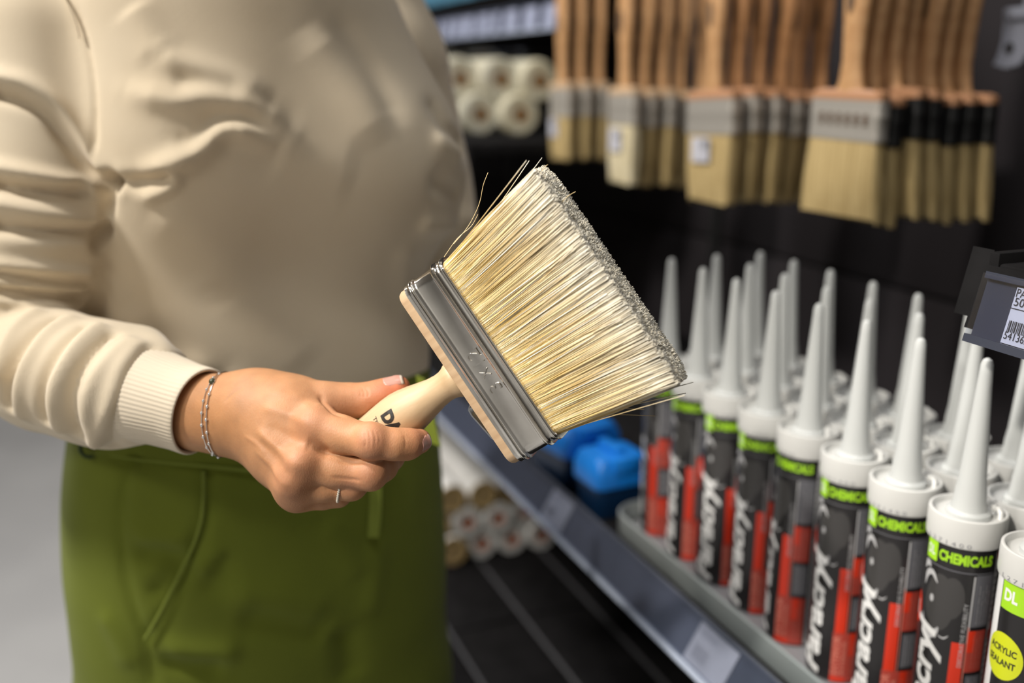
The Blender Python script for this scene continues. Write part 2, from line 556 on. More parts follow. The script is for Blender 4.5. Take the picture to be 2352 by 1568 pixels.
def knit(name, base, c2, sc=1500.0, strength=0.25):
    m = principled(name, base, 0.92)
    b = m.node_tree.nodes['Principled BSDF']; nt = m.node_tree
    b.inputs['Sheen Weight'].default_value = 0.25; b.inputs['Sheen Roughness'].default_value = 0.5
    tc = nd(m, 'ShaderNodeTexCoord')
    nz = nd(m, 'ShaderNodeTexNoise'); nz.inputs['Scale'].default_value = 14; nz.inputs['Detail'].default_value = 5
    cr = nd(m, 'ShaderNodeValToRGB'); cr.color_ramp.elements[0].position = .3; cr.color_ramp.elements[1].position = .7
    cr.color_ramp.elements[0].color = (*c2, 1); cr.color_ramp.elements[1].color = (*base, 1)
    nt.links.new(tc.outputs['Object'], nz.inputs['Vector']); nt.links.new(nz.outputs['Fac'], cr.inputs[0]); nt.links.new(cr.outputs[0], b.inputs['Base Color'])
    n2 = nd(m, 'ShaderNodeTexNoise'); n2.inputs['Scale'].default_value = sc; n2.inputs['Detail'].default_value = 2
    mp = nd(m, 'ShaderNodeMapping'); mp.inputs['Scale'].default_value = (1, 1, 0.35)
    nt.links.new(tc.outputs['Object'], mp.inputs[0]); nt.links.new(mp.outputs[0], n2.inputs['Vector'])
    bp = nd(m, 'ShaderNodeBump'); bp.inputs['Strength'].default_value = strength; bp.inputs['Distance'].default_value = .0008
    nt.links.new(n2.outputs['Fac'], bp.inputs['Height']); nt.links.new(bp.outputs[0], b.inputs['Normal'])
    return m
M['sweater'] = knit('cream_knit', (.74, .63, .465), (.70, .585, .42))
M['cuff'] = knit('cream_rib_knit', (.74, .645, .50), (.70, .60, .455), 2200, 0.3)
M['trouser'] = knit('olive_green_cloth', (.145, .178, .010), (.128, .158, .008), 2600, 0.12)
M['trouser_edge'] = knit('olive_green_piping', (.20, .245, .03), (.18, .22, .025), 2600, 0.1)
for k_ in ('trouser', 'trouser_edge'): M[k_].node_tree.nodes['Principled BSDF'].inputs['Sheen Weight'].default_value = 0.04
M['trouser_dark'] = knit('dark_green_cord', (.02, .045, .012), (.018, .04, .01), 2600, 0.1)

def skin_mat():
    m = principled('skin', (.58, .33, .21), 0.55, **{'Specular IOR Level': 0.38})
    nt = m.node_tree; b = nt.nodes['Principled BSDF']
    b.inputs['Subsurface Weight'].default_value = 0.18
    b.inputs['Subsurface Radius'].default_value = (.006, .0022, .0012)
    b.inputs['Subsurface Scale'].default_value = 1.0
    tc = nd(m, 'ShaderNodeTexCoord')
    a = nd(m, 'ShaderNodeVertexColor'); a.layer_name = 'tint'
    nz = nd(m, 'ShaderNodeTexNoise'); nz.inputs['Scale'].default_value = 90; nz.inputs['Detail'].default_value = 6
    mr = nd(m, 'ShaderNodeMapRange'); mr.inputs['From Min'].default_value = .3; mr.inputs['From Max'].default_value = .7; mr.inputs['To Min'].default_value = .9; mr.inputs['To Max'].default_value = 1.08
    mx = nd(m, 'ShaderNodeVectorMath', operation='SCALE')
    nt.links.new(tc.outputs['Object'], nz.inputs['Vector']); nt.links.new(nz.outputs['Fac'], mr.inputs['Value'])
    nt.links.new(a.outputs['Color'], mx.inputs[0]); nt.links.new(mr.outputs[0], mx.inputs['Scale']); nt.links.new(mx.outputs[0], b.inputs['Base Color'])
    vo = nd(m, 'ShaderNodeTexVoronoi'); vo.inputs['Scale'].default_value = 1100
    mp = nd(m, 'ShaderNodeMapping'); mp.inputs['Scale'].default_value = (1.0, 1.0, 0.5)
    nt.links.new(tc.outputs['Object'], mp.inputs[0]); nt.links.new(mp.outputs[0], vo.inputs['Vector'])
    bp = nd(m, 'ShaderNodeBump'); bp.inputs['Strength'].default_value = .16; bp.inputs['Distance'].default_value = .0005
    nt.links.new(vo.outputs['Distance'], bp.inputs['Height']); nt.links.new(bp.outputs[0], b.inputs['Normal'])
    return m
M['skin'] = skin_mat()
M['nail'] = principled('fingernail', (.48, .25, .20), 0.3, **{'Subsurface Weight': 0.1, 'Subsurface Radius': (.002, .001, .001)})
M['nailtip'] = principled('fingernail_edge', (.58, .48, .40), 0.35)
M['hair'] = noise_color(principled('brown_hair', (.07, .04, .02), 0.5), (.05, .028, .015), (.10, .06, .03), 40)
M['silver'] = principled('silver', (.82, .80, .77), 0.2, 1.0)
M['silverbead'] = principled('silver_bead', (.88, .86, .84), 0.15, 0.8)
M['greenstone'] = principled('dark_green_stone', (.05, .06, .03), 0.25)
M['shoe'] = principled('white_shoe', (.6, .6, .58), 0.6)
M['washer'] = principled('steel_washer', (.5, .52, .52), 0.3, 1.0)
M['darkprint'] = principled('dark_brown_print', (.10, .06, .035), 0.6)
M['print'] = principled('black_handle_print', (.018, .016, .014), 0.5)

# ------------------------------------------------------------------ structure: floor, wall, shelving
def struct(name, mb, mats, label, matrix=None):
    o = mb.build(name, mats, None, matrix)
    return tag(o, label, None, None, 'structure')

struct('floor', MB().box(-7, 5, -3, 8, -0.05, 0), M['floor'], 'smooth light grey shop floor')
struct('wall_front', MB().box(-7, 5, -3.1, -3, 0, 3.6), M['wall'], 'plain pale grey wall behind the viewer')
struct('wall_back', MB().box(-7, 5, 8, 8.1, 0, 3.6), M['wall'], 'plain pale grey wall far behind')

SHELF_Z = 0.850
bk = empty('wall_right', shelf_matrix(0, 0.50, 0))
tag(bk, 'black back panel of the shelving run', None, None, 'structure')
# panels between seams: vertical seams at s = 1.08, horizontal seams at z = 1.053
sv = [-1.2, 0.08, 1.08, 2.08, 3.2]
zv = [0.0, 0.53, 1.053, 1.58, 2.1, 2.6]
for i in range(len(sv) - 1):
    for j in range(len(zv) - 1):
        MB().box(sv[i] + .004, sv[i + 1] - .004, -0.012, 0.0, zv[j] + .003, zv[j + 1] - .003, .003).build('panel', M['panel'], bk)
MB().box(sv[0], sv[-1], -0.05, -0.0125, 0, 2.6).build('backing_sheet', M['seam'], bk)
for s in sv[1:-1]:
    MB().box(s - .012, s + .012, -0.002, 0.010, 0, 2.6, .002).build('upright', M['seam'], bk)

# main shelf: board, front lip, price rail with cards
def price_rail(name, s0, s1, t_top, z_top, t_bot, z_bot, cards, label, backing=None, thick=.004, edge='railedge', paper='paper_dim'):
    """local frame: +X = s, +Y = toward aisle"""
    root = empty(name, shelf_matrix(0, 0, 0), label, 'price rail')
    yt, yb = -t_top, -t_bot
    def strip(u0, u1, a, b, off, th, nm, mat, parent=root):
        # strip between heights fractions a..b of the sloped face, offset outwards
        dy, dz = yb - yt, z_bot - z_top
        L = math.hypot(dy, dz); ny, nz = -dz / L, dy / L
        if ny < 0: ny, nz = -ny, -nz
        mb = MB()
        pts = []
        for f in (a, b):
            for o2 in (off, off + th):
                pts.append((yt + dy * f + ny * o2, z_top + dz * f + nz * o2))
        q = [pts[0], pts[2], pts[3], pts[1]]
        rings = [[(u, p[0], p[1]) for p in q] for u in (u0, u1)]
        mb.rings(rings)
        o = mb.build(nm, mat, parent, smooth=False)
        return o
    strip(s0, s1, 0, 1, -thick, thick, 'backing', backing or M['rail'])
    strip(s0, s1, -0.03, 0.07, 0, .0035, 'upper_lip', backing or M['rail'])
    strip(s0, s1, 0.93, 1.05, 0, .006, 'lower_lip', M[edge])
    for (c0, c1, kind) in cards:
        c = strip(c0, c1, 0.10, 0.92, .0006, .0008, 'price_card', M[paper])
        w = c1 - c0
        if kind:
            for k in range(9):
                u = c0 + w * (.52 + .042 * k)
                strip(u, u + w * (.012 + .014 * ((k * 7) % 3) / 2), .50, .78, .0016, .0002, 'printed_bar', M['greyink'], c)
            strip(c0 + w * .5, c0 + w * .9, .22, .30, .0016, .0002, 'printed_line', M['greyink'], c)
    strip(s0, s1, 0.0, 1.0, .0050, .0006, 'clear_cover', M['clear'])
    return root

shelf = empty('shelf_board', shelf_matrix(0, 0, 0), 'long black metal shelf carrying the sealant cartridges and blue tubs', 'shelf')
MB().box(-0.75, 2.6, -0.49, 0.058, SHELF_Z - .03, SHELF_Z, .003).build('board', M['black'], shelf)
MB().box(-0.75, 2.6, 0.0585, 0.066, SHELF_Z - .032, SHELF_Z + .010, .002).build('front_lip', M['black'], shelf)
price_rail('price_rail', -0.75, 2.4, -.067, .866, -.091, .826,
           [(.155, .215, True), (.49, .545, True), (1.35, 1.42, False), (-.12, -.06, True)],
           'sloping blue-grey price rail along the front of the cartridge shelf')

# lower base shelf made of dark boards with pale joint rods
low = empty('base_shelf', shelf_matrix(0, 0, 0), 'black slatted base shelf below, with thin grey joint rods', 'shelf')
tb = [-.235, -.11, .016, .135, .26, .385, .47]
for i in range(len(tb) - 1):
    for j, (u0, u1) in enumerate(((-.75, .25), (.255, .85), (.855, 1.5), (1.505, 2.6))):
        MB().box(u0, u1, -tb[i + 1] + .004, -tb[i] - .004, .50 - .02, .50, .002).build('board', M['black'], low)
    MB().tube([(-.75, -tb[i], .501), (2.6, -tb[i], .501)], .0028, 8).build('rod', M['greyline'], low)
MB().box(-.75, 2.6, .236, .25, .40, .505, .003).build('front_edge', M['black'], low)
MB().box(-.75, 2.6, -.48, .22, 0.0, .42).build('plinth', M['black'], low)

# upper right shelf with bracket and price tag
UZ = 1.241
ush = empty('upper_shelf', shelf_matrix(0, 0, 0), 'black steel shelf end with folded bracket at the right edge', 'shelf')
MB().box(-.80, -.030, -.49, .034, UZ - .028, UZ - .004, .002).build('board', M['black'], ush)
def slab(u0, u1, yt, zt, yb, zb, th):
    dy, dz = yb - yt, zb - zt; L = math.hypot(dy, dz); ny, nz = -dz / L, dy / L
    if ny < 0: ny, nz = -ny, -nz
    q = [(yt, zt), (yb, zb), (yb + ny * th, zb + nz * th), (yt + ny * th, zt + nz * th)]
    mb = MB().rings([[(u, p[0], p[1]) for p in q] for u in (u0, u1)])
    return mb
slab(-.80, -.0212, .0345, UZ - .006, .0445, UZ - .046, .0025).build('front_flange', M['black'], ush)
slab(-.0205, -.0035, .026, UZ + .002, .036, UZ - .041, .0022).build('end_bracket', M['black'], ush)
MB().box(-.0290, -.0215, -.49, .033, UZ - .034, UZ + .002, .0008).build('side_plate', M['black'], ush)
utag = price_rail('price_tag_holder', -.80, -.0300, -.0405, UZ - .010, -.0505, UZ - .0505, [(-.105, -.0535, False)],
           'dark blue-grey tag holder with barcode price ticket on the upper shelf', backing=M['tagback'], thick=.0022, edge='tagback', paper='paper')
card = [c for c in utag.children if c.name.startswith('price_card')][0]
def tag_map(u_origin, f_origin):
    yt, yb, zt, zb = .0405, .0505, UZ - .010, UZ - .0505
    dy, dz = yb - yt, zb - zt; L = math.hypot(dy, dz); ny, nz = -dz / L, dy / L
    def fn(x, y):
        f = f_origin - y / L
        return (u_origin - x, yt + dy * f + ny * .0018, zt + dz * f + nz * .0018)
    return fn
for txt, w, h, u, f in (('PAINT', .017, .0050, -.0545, .235), ('500.4', .0165, .0050, -.0548, .365), ('541362480', .026, .0046, -.0548, .855)):
    V, F = text_bent(txt, w, h, tag_map(u, f))
    MB().add(V, F).build('lettering', M['ink'], card, smooth=False)
mb = MB(); fn = tag_map(0, 0); u = -.0555
for k in range(22):
    wbar = (.0004, .0009, .0006, .0013)[(k * 5 + k // 3) % 4]
    p = [tag_map(u, .58)(0, 0), tag_map(u - wbar, .58)(0, 0), tag_map(u - wbar, .745)(0, 0), tag_map(u, .745)(0, 0)]
    mb.add(p, [(0, 1, 2, 3)])
    u -= wbar + (.0005, .0008, .0006)[k % 3]
mb.build('barcode', M['ink'], card, smooth=False)
mb = MB().add([tag_map(-.0535, .40)(0, 0), tag_map(-.105, .40)(0, 0), tag_map(-.105, .412)(0, 0), tag_map(-.0535, .412)(0, 0)], [(0, 1, 2, 3)])
mb.build('printed_line', M['ink'], card, smooth=False)

# far bay shelves
far1 = empty('far_shelf', shelf_matrix(0, 0, 0), 'black far shelf holding the bagged cream rollers', 'shelf')
MB().box(1.17, 2.9, -.49, -.05, 1.215, 1.2365, .003).build('board', M['black'], far1)
MB().box(1.17, 2.9, -.05, -.043, 1.17, 1.2365, .002).build('front_lip', M['black'], far1)
far2 = empty('far_top_shelf', shelf_matrix(0, 0, 0), 'black far top shelf above the cream rollers', 'shelf')
MB().box(1.26, 2.9, -.49, -.262, 1.428, 1.446, .003).build('board', M['black'], far2)
fc = []
jr = random.Random(5); u = 1.275
while u < 2.7:
    w_ = jr.uniform(.035, .07); fc.append((u, u + w_, False)); u += w_ + jr.uniform(.012, .04)
price_rail('far_price_rail', 1.26, 2.9, .258, 1.482, .252, 1.432, fc,
           'far price rail with a row of pale tickets at the top', paper='paper')
far3 = empty('highest_shelf', shelf_matrix(0, 0, 0), 'black highest shelf under the pale blue packs, top of the photo', 'shelf')
MB().box(1.26, 2.9, -.49, -.262, 1.500, 1.518, .003).build('board', M['black'], far3)
for i in range(5):
    b0 = MB().rings([[(q[0] * k, q[1] * k, z) for q in rrect(.05, .05, .012)] for k, z in ((.96, 0), (1, .004), (1, .10), (.9, .106), (.4, .11), (.4, .13))])
    o = b0.build('blue_bottle', M['blue2'], None, shelf_matrix(1.86 + i * .125, .33, 1.5185))
    tag(o, ['leftmost', 'second from left', 'middle', 'second from right', 'rightmost'][4 - i] + ' of the pale blue packs on the highest shelf', 'pack', 'blue packs on the highest shelf')

# ------------------------------------------------------------------ sealant cartridges
TR = .0243
def cyl(theta, z, r):
    """theta in degrees; theta = 0 faces local -Y, positive goes to local +X (viewer's right)"""
    a = math.radians(theta)
    return (r * math.sin(a), -r * math.cos(a), z)
def patch(mb, th0, th1, z0, z1, r, m, n=None):
    n = n or max(2, int(abs(th1 - th0) / 5))
    V = [cyl(th0 + (th1 - th0) * i / n, z, r) for z in (z0, z1) for i in range(n + 1)]
    F = [(i, i + 1, i + n + 2, i + n + 1) for i in range(n)]
    mb.add(V, F, m)
def blob(mb, th, z, rth, rz, r, m, n=24):
    K = 5
    V = [cyl(th, z, r)]; F = []
    for k in range(1, K + 1):
        V += [cyl(th + rth * k / K * math.cos(2 * math.pi * i / n), z + rz * k / K * math.sin(2 * math.pi * i / n), r) for i in range(n)]
    F += [(0, 1 + i, 1 + (i + 1) % n) for i in range(n)]
    for k in range(1, K):
        a = 1 + (k - 1) * n; b = 1 + k * n
        F += [(a + i, b + i, b + (i + 1) % n, a + (i + 1) % n) for i in range(n)]
    mb.add(V, F, m)
def stroke(mb, pts, w, r, m):
    pts = [np.array(p, float) for p in catmull([(*p, 0) for p in pts], 5)]
    V = []; F = []
    n = len(pts)
    for i, p in enumerate(pts):
        t = pts[min(i + 1, n - 1)] - pts[max(i - 1, 0)]
        t = np.array([t[0] * TR * math.pi / 180, t[1]]); t /= np.linalg.norm(t) + 1e-12
        ww = w * math.sin(math.pi * min(max((i + .6) / (n + .2), .05), .95)) 
        nx, ny = -t[1] * ww / (TR * math.pi / 180), t[0] * ww
        V += [cyl(p[0] + nx, p[1] + ny, r), cyl(p[0] - nx, p[1] - ny, r)]
    for i in range(n - 1):
        F.append((2 * i, 2 * i + 1, 2 * i + 3, 2 * i + 2))
    mb.add(V, F, m)
def axial_text(mb, txt, th_base, z0, length, height, r, m, cuts=6, **kw):
    """reads bottom to top, letters' feet at th_base, heads to the viewer's left"""
    fn = lambda x, y: cyl(th_base - math.degrees(y / TR), z0 + x, r)
    V, F = text_bent(txt, length, height, fn, 0, cuts, **kw)
    mb.add(V, F, m)
def round_text(mb, txt, th0, th1, z0, height, r, m, **kw):
    arc = math.radians(th1 - th0) * TR
    fn = lambda x, y: cyl(th0 + math.degrees(x / TR), z0 + y, r)
    V, F = text_bent(txt, arc, height, fn, 22, 0, **kw)
    mb.add(V, F, m)

def make_cartridge(kind):
    root = empty('sealant_cartridge')
    tb_ = MB().lathe([(.0205, 0), (TR - .001, 0), (TR, .001), (TR, .004), (TR, .180)], 48, cap=(True, True))
    tube = tb_.build('tube', M['tube_black'], root)
    lab = MB()
    mats = [M['tube_face'], M['lab_green'], M['ink'], M['lab_red'], M['lab_pink'], M['lab_grey'], M['lab_silver'], M['lab_white'], M['lab_dimred'], M['lab_yellow']]
    r1, r2, r3, r4 = TR + .00012, TR + .00022, TR + .00032, TR + .00042
    if kind == 'a':
        patch(lab, -66, -41, .1615, .1775, r2, 1)
        axial = axial_text
        round_text(lab, 'DL', -62, -46, .1655, .007, r4, 7, bold=.02)
        round_text(lab, 'CHEMICALS', -37, 50, .1645, .0082, r3, 1, bold=.045)
        patch(lab, -66, 55, .1588, .1596, r2, 5)
        blob(lab, -28, .132, 26, .022, r1, 0)
        blob(lab, -8, .138, 20, .016, r1, 0)
        stroke(lab, [(-62, .140), (-58, .149), (-46, .152), (-34, .146)], .0022, r2, 6)
        stroke(lab, [(-60, .118), (-52, .108), (-40, .104), (-28, .109), (-24, .113)], .0026, r2, 6)
        stroke(lab, [(-66, .152), (-60, .158), (-52, .155)], .0022, r2, 6)
        blob(lab, -42, .133, 4, .003, r2, 6, 10)
        stroke(lab, [(-24, .107), (-14, .106), (-6, .109)], .0007, r2, 6)
        axial_text(lab, 'Paracryl', -13, .004, .112, .0240, r3, 7, 8, bold=.03, shear=.28)
        axial_text(lab, 'DECORATIVE FLEXIBILITY', 19, .086, .050, .0030, r3, 6, 2)
        blob(lab, -79, .118, 13, .013, r2, 3)
        axial_text(lab, 'NEW', -75, .112, .012, .004, r3, 7, 2, bold=.02)
        patch(lab, 0, 20, .047, .105, r2, 3)
        patch(lab, -2, 27, .0015, .047, r2, 8)
        patch(lab, -2, 27, .0015, .0060, r3, 3)
        axial_text(lab, 'EXTERIOR', 13, .008, .036, .0058, r4, 4, 2, bold=.02)
        axial_text(lab, 'INTERIOR', 24, .008, .032, .0030, r4, 4, 2, bold=.02)
        patch(lab, 22, 25, .105, .157, r2, 6)
        patch(lab, 26, 58, .118, .158, r2, 5)
        patch(lab, 24, 56, .082, .115, r2, 8)
        patch(lab, 24, 36, .098, .115, r3, 3)
        patch(lab, 28, 56, .050, .079, r2, 5)
        patch(lab, 27, 56, .0015, .047, r2, 8)
        patch(lab, 30, 44, .026, .047, r3, 3)
        patch(lab, 22.5, 24, .047, .118, r3, 4)
        for k in range(4):
            axial_text(lab, 'decorative filler joint', 36 + 6 * k, .120, .030 - .004 * (k % 2), .0013, r3, 6, 1)
            axial_text(lab, 'dries white paint after', 36 + 6 * k, .085, .027 - .003 * (k % 2), .0013, r4, 4, 1)
            axial_text(lab, 'keep away frost store', 36 + 6 * k, .053, .024 - .003 * (k % 2), .0013, r3, 6, 1)
            axial_text(lab, 'apply indoor outdoor', 36 + 6 * k, .008, .033 - .004 * (k % 2), .0013, r4, 4, 1)
        patch(lab, 60, 88, .0015, .176, r2, 6)
        patch(lab, 62, 86, .168, .1755, r3, 8)
        patch(lab, 62, 86, .106, .113, r3, 8)
        for k in range(28):
            z = .010 + .0055 * k
            if abs(z - .1095) < .006: continue
            patch(lab, 62, 84 - (k * 37 % 9), z, z + .0016, r3, 5, 4)
    else:
        patch(lab, -100, -62, .0015, .178, r1, 7)
        patch(lab, -60, -15, .157, .1765, r2, 1)
        round_text(lab, 'DL', -54, -30, .1635, .0085, r3, 7, bold=.04)
        blob(lab, -44, .124, 34, .0165, r2, 9, 36)
        round_text(lab, 'ACRYLIC', -70, -20, .1265, .0050, r3, 2, bold=.03)
        round_text(lab, 'SEALANT', -70, -20, .1175, .0050, r3, 2, bold=.03)
        axial_text(lab, 'Paracryl', 20, .004, .09, .0240, r3, 7, 8, bold=.03, shear=.28)
        patch(lab, 24, 60, .0015, .12, r2, 3)
    lab.build('printed_label', mats, tube, smooth=False)
    cp = MB().lathe([(.0246, .1765), (.0258, .1775), (.0262, .180), (.0262, .1955), (.0259, .1975), (.0252, .198), (.0240, .198), (.0236, .1972), (.0232, .1935), (.0150, .1928), (.013, .1928)], 48, cap=(True, True))
    cap = cp.build('cap', M['white_plastic'], root)
    mb = MB()
    fn = lambda x, y: cyl(-60 + math.degrees(x / TR), .1785 + y, .02632)
    V, F = text_bent('L 2 7 1 4 0 0', .030, .0030, fn, 10, 0); mb.add(V, F)
    mb.build('lot_number', M['greyink'], cap, smooth=False)
    nz = MB().lathe([(.0150, .1925), (.0148, .1965), (.0122, .1985), (.0108, .205), (.0104, .212), (.0090, .222), (.0060, .270), (.0043, .298), (.0040, .3035), (.0030, .3065), (.0012, .3078)], 28)
    nz.build('nozzle', M['nozzle'], root)
    lt = MB().tube([(.0205, -.004, .194), (.0205, -.002, .1985), (.0190, .001, .2005), (.0170, .003, .1995)], .0020, 8).sphere((.0165, .0035, .1998), .0030, 10)
    lt.build('latch', M['white_plastic'], cap)
    return root

ORD = ['first', 'second', 'third', 'fourth', 'fifth', 'sixth', 'seventh', 'eighth']
ROW = ['front', 'middle', 'back']
CART_Z = .857
cart = make_cartridge('a')
first = True
rots = {(3, 0): -34, (0, 0): 0, (1, 0): -4, (2, 0): -6, (4, 0): -8, (5, 0): 6, (6, 0): -16, (7, 0): -40}
jit = random.Random(3)
for row in range(3):
    for i in range(8):
        o = cart if first else copy_tree(cart)
        first = False
        s = .0585 * i + jit.uniform(-.0015, .0015); t = .0545 * row + jit.uniform(-.001, .001)
        p = stz(s, t, CART_Z)
        face = math.atan2(-p[1], -p[0])                   # toward the camera
        rot = face + math.pi / 2 + math.radians(rots.get((i, row), jit.uniform(-60, 60)))
        o.matrix_basis = Matrix.Translation(Vector(p)) @ Matrix.Rotation(rot, 4, 'Z') @ Matrix.Rotation(math.radians(jit.uniform(-.6, .6)), 4, 'X')
        tag(o, f'black and red sealant cartridge, white nozzle, {ROW[row]} row, {ORD[i]} from right', 'cartridge', 'sealant cartridges in the grey tray')
dl = make_cartridge('b')
p = stz(-.066, -.002, CART_Z)
dl.matrix_basis = Matrix.Translation(Vector(p)) @ Matrix.Rotation(math.atan2(-p[1], -p[0]) + math.pi / 2 + math.radians(4), 4, 'Z')
tag(dl, 'cartridge with white edge and yellow-green round sticker at the right edge', 'cartridge')
c2 = copy_tree(cart); p = stz(-.066, .0545, CART_Z)
c2.matrix_basis = Matrix.Translation(Vector(p)) @ Matrix.Rotation(math.atan2(-p[1], -p[0]) + math.pi / 2, 4, 'Z')
tag(c2, 'sealant cartridge half hidden behind the yellow-stickered cartridge at the right edge', 'cartridge', 'sealant cartridges in the grey tray')

# grey tray under the cartridges
tray = empty('display_tray', shelf_matrix(0, 0, 0), 'grey plastic tray with a raised lip holding the sealant cartridges', 'tray')
def tray_outline(o, r):
    pts = []
    cx, cy, hx, hy = .06, -.069, .385 + o, .113 + o
    for q in rrect(hx, hy, r, 8): pts.append((cx + q[0], cy + q[1]))
    return pts
mb = MB()
mb.rings([[(x, y, z) for x, y in tray_outline(o, .03)] for o, z in ((-.003, .8505), (-.003, .8562))])
mb.build('tray_floor', M['tray'], tray)
mb = MB()
prof = [(-.003, .8505), (.002, .8508), (.0035, .853), (.004, .876), (.0025, .8772), (.001, .8768), (0.0, .874), (-.002, .8575)]
mb.rings([[(x, y, z) for x, y in tray_outline(o, .03 + o)] for o, z in prof], cap=(False, False))
mb.build('tray_lip', M['traylip'], tray)

# ------------------------------------------------------------------ blue tubs on the shelf
def blue_tub(s, t, rot, hx, hy, h, label):
    root = empty('blue_lidded_tub', shelf_matrix(s, t, SHELF_Z + .0006, rot), label, 'tub', 'blue-lidded tubs beside the tray')
    b = MB().rings([[(x * k, y * k, z) for x, y in rrect(hx, hy, .010)] for k, z in ((.86, 0), (.90, .003), (1.0, h - .028))])
    b.build('body', M['navy'], root)
    prof = [(.99, -.034), (1.07, -.033), (1.09, -.030), (1.09, -.014), (1.04, -.010), (.98, -.004), (.90, 0), (.82, .001)]
    b = MB().rings([[(x * k, y * k, z + h) for x, y in rrect(hx, hy, .010)] for k, z in prof])
    lid = b.build('lid', M['blue'], root)
    MB().box(-hx * 1.2, -hx * .6, -hy * .5, hy * .5, h - .016, h + .004, .004).build('tab', M['blue'], lid)
    MB().box(-hx * .7, hx * .8, -hy * .2, hy * .2, h - .002, h + .010, .003).build('grip_ridge', M['blue'], lid)
blue_tub(.492, -.022, .05, .030, .034, .072, 'bright blue lidded tub standing right next to the grey tray')
blue_tub(.592, -.026, .15, .046, .040, .082, 'bigger bright blue lidded tub further back, just under the held brush')

# ------------------------------------------------------------------ roller sleeves
def roller(name, L, r, rc, m_body, m_end, m_core, fluffy):
    """axis along local X from 0 (near end) to L"""
    root = empty(name)
    prof = [(rc, .001), (r * .86, 0), (r * .97, .004), (r, .012), (r, L - .012), (r * .9, L)] if fluffy else [(rc, .0005), (r - .001, 0), (r, .001), (r, L)]
    b = MB().lathe(prof, 30, cap=(False, True))
    for i, v in enumerate(b.v): b.v[i] = (v[2], v[1], v[0])
    b.f = [tuple(reversed(f)) for f in b.f]
    b.build('sleeve', m_body, root)
    b = MB().lathe([(rc * .55, .010), (rc * .60, .0008), (rc * 1.02, .0002), (rc * 1.04, .010)], 24, cap=(False, False))
    for i, v in enumerate(b.v): b.v[i] = (v[2] - .0012, v[1], v[0])
    b.f = [tuple(reversed(f)) for f in b.f]
    b.build('core', m_core, root)
    if m_end:
        b = MB().lathe([(rc, -.0008), (r * .97, -.0008), (r * .97, .002)], 30, cap=(False, False))
        for i, v in enumerate(b.v): b.v[i] = (v[2], v[1], v[0])
        b.f = [tuple(reversed(f)) for f in b.f]
        b.build('end_face', m_end, root)
    return root

# cream fleece rollers on the far shelf, ends to the viewer
fr = .0410
base = roller('fleece_roller', .22, fr, .014, M['fluff'], None, M['core'], True)
pos = []
names = ['top left', 'top middle', 'top right', 'bottom left', 'bottom right']
for k, (px, py) in enumerate(((1058, 180), (1152, 182), (1240, 186), (1104, 262), (1196, 263))):
    o = base if k == 0 else copy_tree(base)
    q = at(px, py, 1.93)
    o.matrix_basis = Matrix.Translation(Vector(q)) @ Matrix.Rotation(SHELF_ROT, 4, 'Z')
    pos.append(q)
    tag(o, 'cream fleece paint roller in the far stack, ' + names[k] + ' one, orange-brown core', 'paint roller', 'cream rollers on the far shelf')
# (the stack rests in a clear film bag)
mb = MB()
cen = np.mean(pos, 0)
ax_s = np.array([SA[0], SA[1], 0]); ax_t = np.array([TA[0], TA[1], 0])
outl = []
for k in range(28):
    a = 2 * math.pi * k / 28
    u = np.array([math.cos(a), math.sin(a)])
    best = max(pos, key=lambda p_: ((p_ - cen) @ ax_t) * u[0] + (p_ - cen)[2] * u[1])
    dd = ((best - cen) @ ax_t) * u[0] + (best - cen)[2] * u[1] + fr + .004
    outl.append((u, dd))
rings = []
for ss, kk in ((-.012, .80), (-.004, .97), (.01, 1.0), (.21, 1.0), (.235, .7)):
    rings.append([cen + ax_s * ss + (ax_t * u[0] + np.array([0, 0, 1]) * u[1]) * dd * kk for u, dd in outl])
mb.rings(rings)
fb = mb.build('film_bag', M['clear'])
tag(fb, 'clear glossy film bag around the stacked cream rollers', 'bag')

# white roll sleeves on the lower shelf
lr = .0275
wr = roller('roll_sleeve', .42, lr, .0125, M['rolltube'], M['rolltube'], M['redcore'], False)
wr2 = roller('roll_sleeve', .42, lr, .0125, M['rolltube'], M['cork'], M['cork'], False)
ends = [((1040, 1262), 1), ((1106, 1240), 0), ((1172, 1226), 0), ((1236, 1212), 0),
        ((1014, 1206), 1), ((1074, 1194), 0), ((1146, 1186), 0), ((1210, 1170), 0),
        ((1046, 1145), 1), ((1116, 1136), 1), ((1184, 1130), 1)]
rn = ['bottom row, first from left', 'bottom row, second from left', 'bottom row, third from left', 'bottom row, rightmost',
      'middle row, first from left', 'middle row, second from left', 'middle row, third from left', 'middle row, rightmost',
      'top row, left one', 'top row, middle one', 'top row, right one']
used = {0: False, 1: False}
for k, ((px, py), kind) in enumerate(ends):
    src = (wr, wr2)[kind]
    o = src if not used[kind] else copy_tree(src); used[kind] = True
    row = 0 if k < 4 else (1 if k < 8 else 2)
    col = k if k < 4 else (k - 4 if k < 8 else k - 8)
    # resting rows on the base shelf
    t = -.032 + .0570 * (col + (0.0, -.5, 0.0)[row])
    z = .5012 + lr + row * .0490
    o.matrix_basis = shelf_matrix(1.06 + .004 * ((k * 5) % 3), t, z)
    tag(o, 'white roll on the low shelf, ' + rn[k] + (', red-brown core' if kind == 0 else ', plain tan end'), 'roller sleeve', 'white rolls stacked on the low shelf')

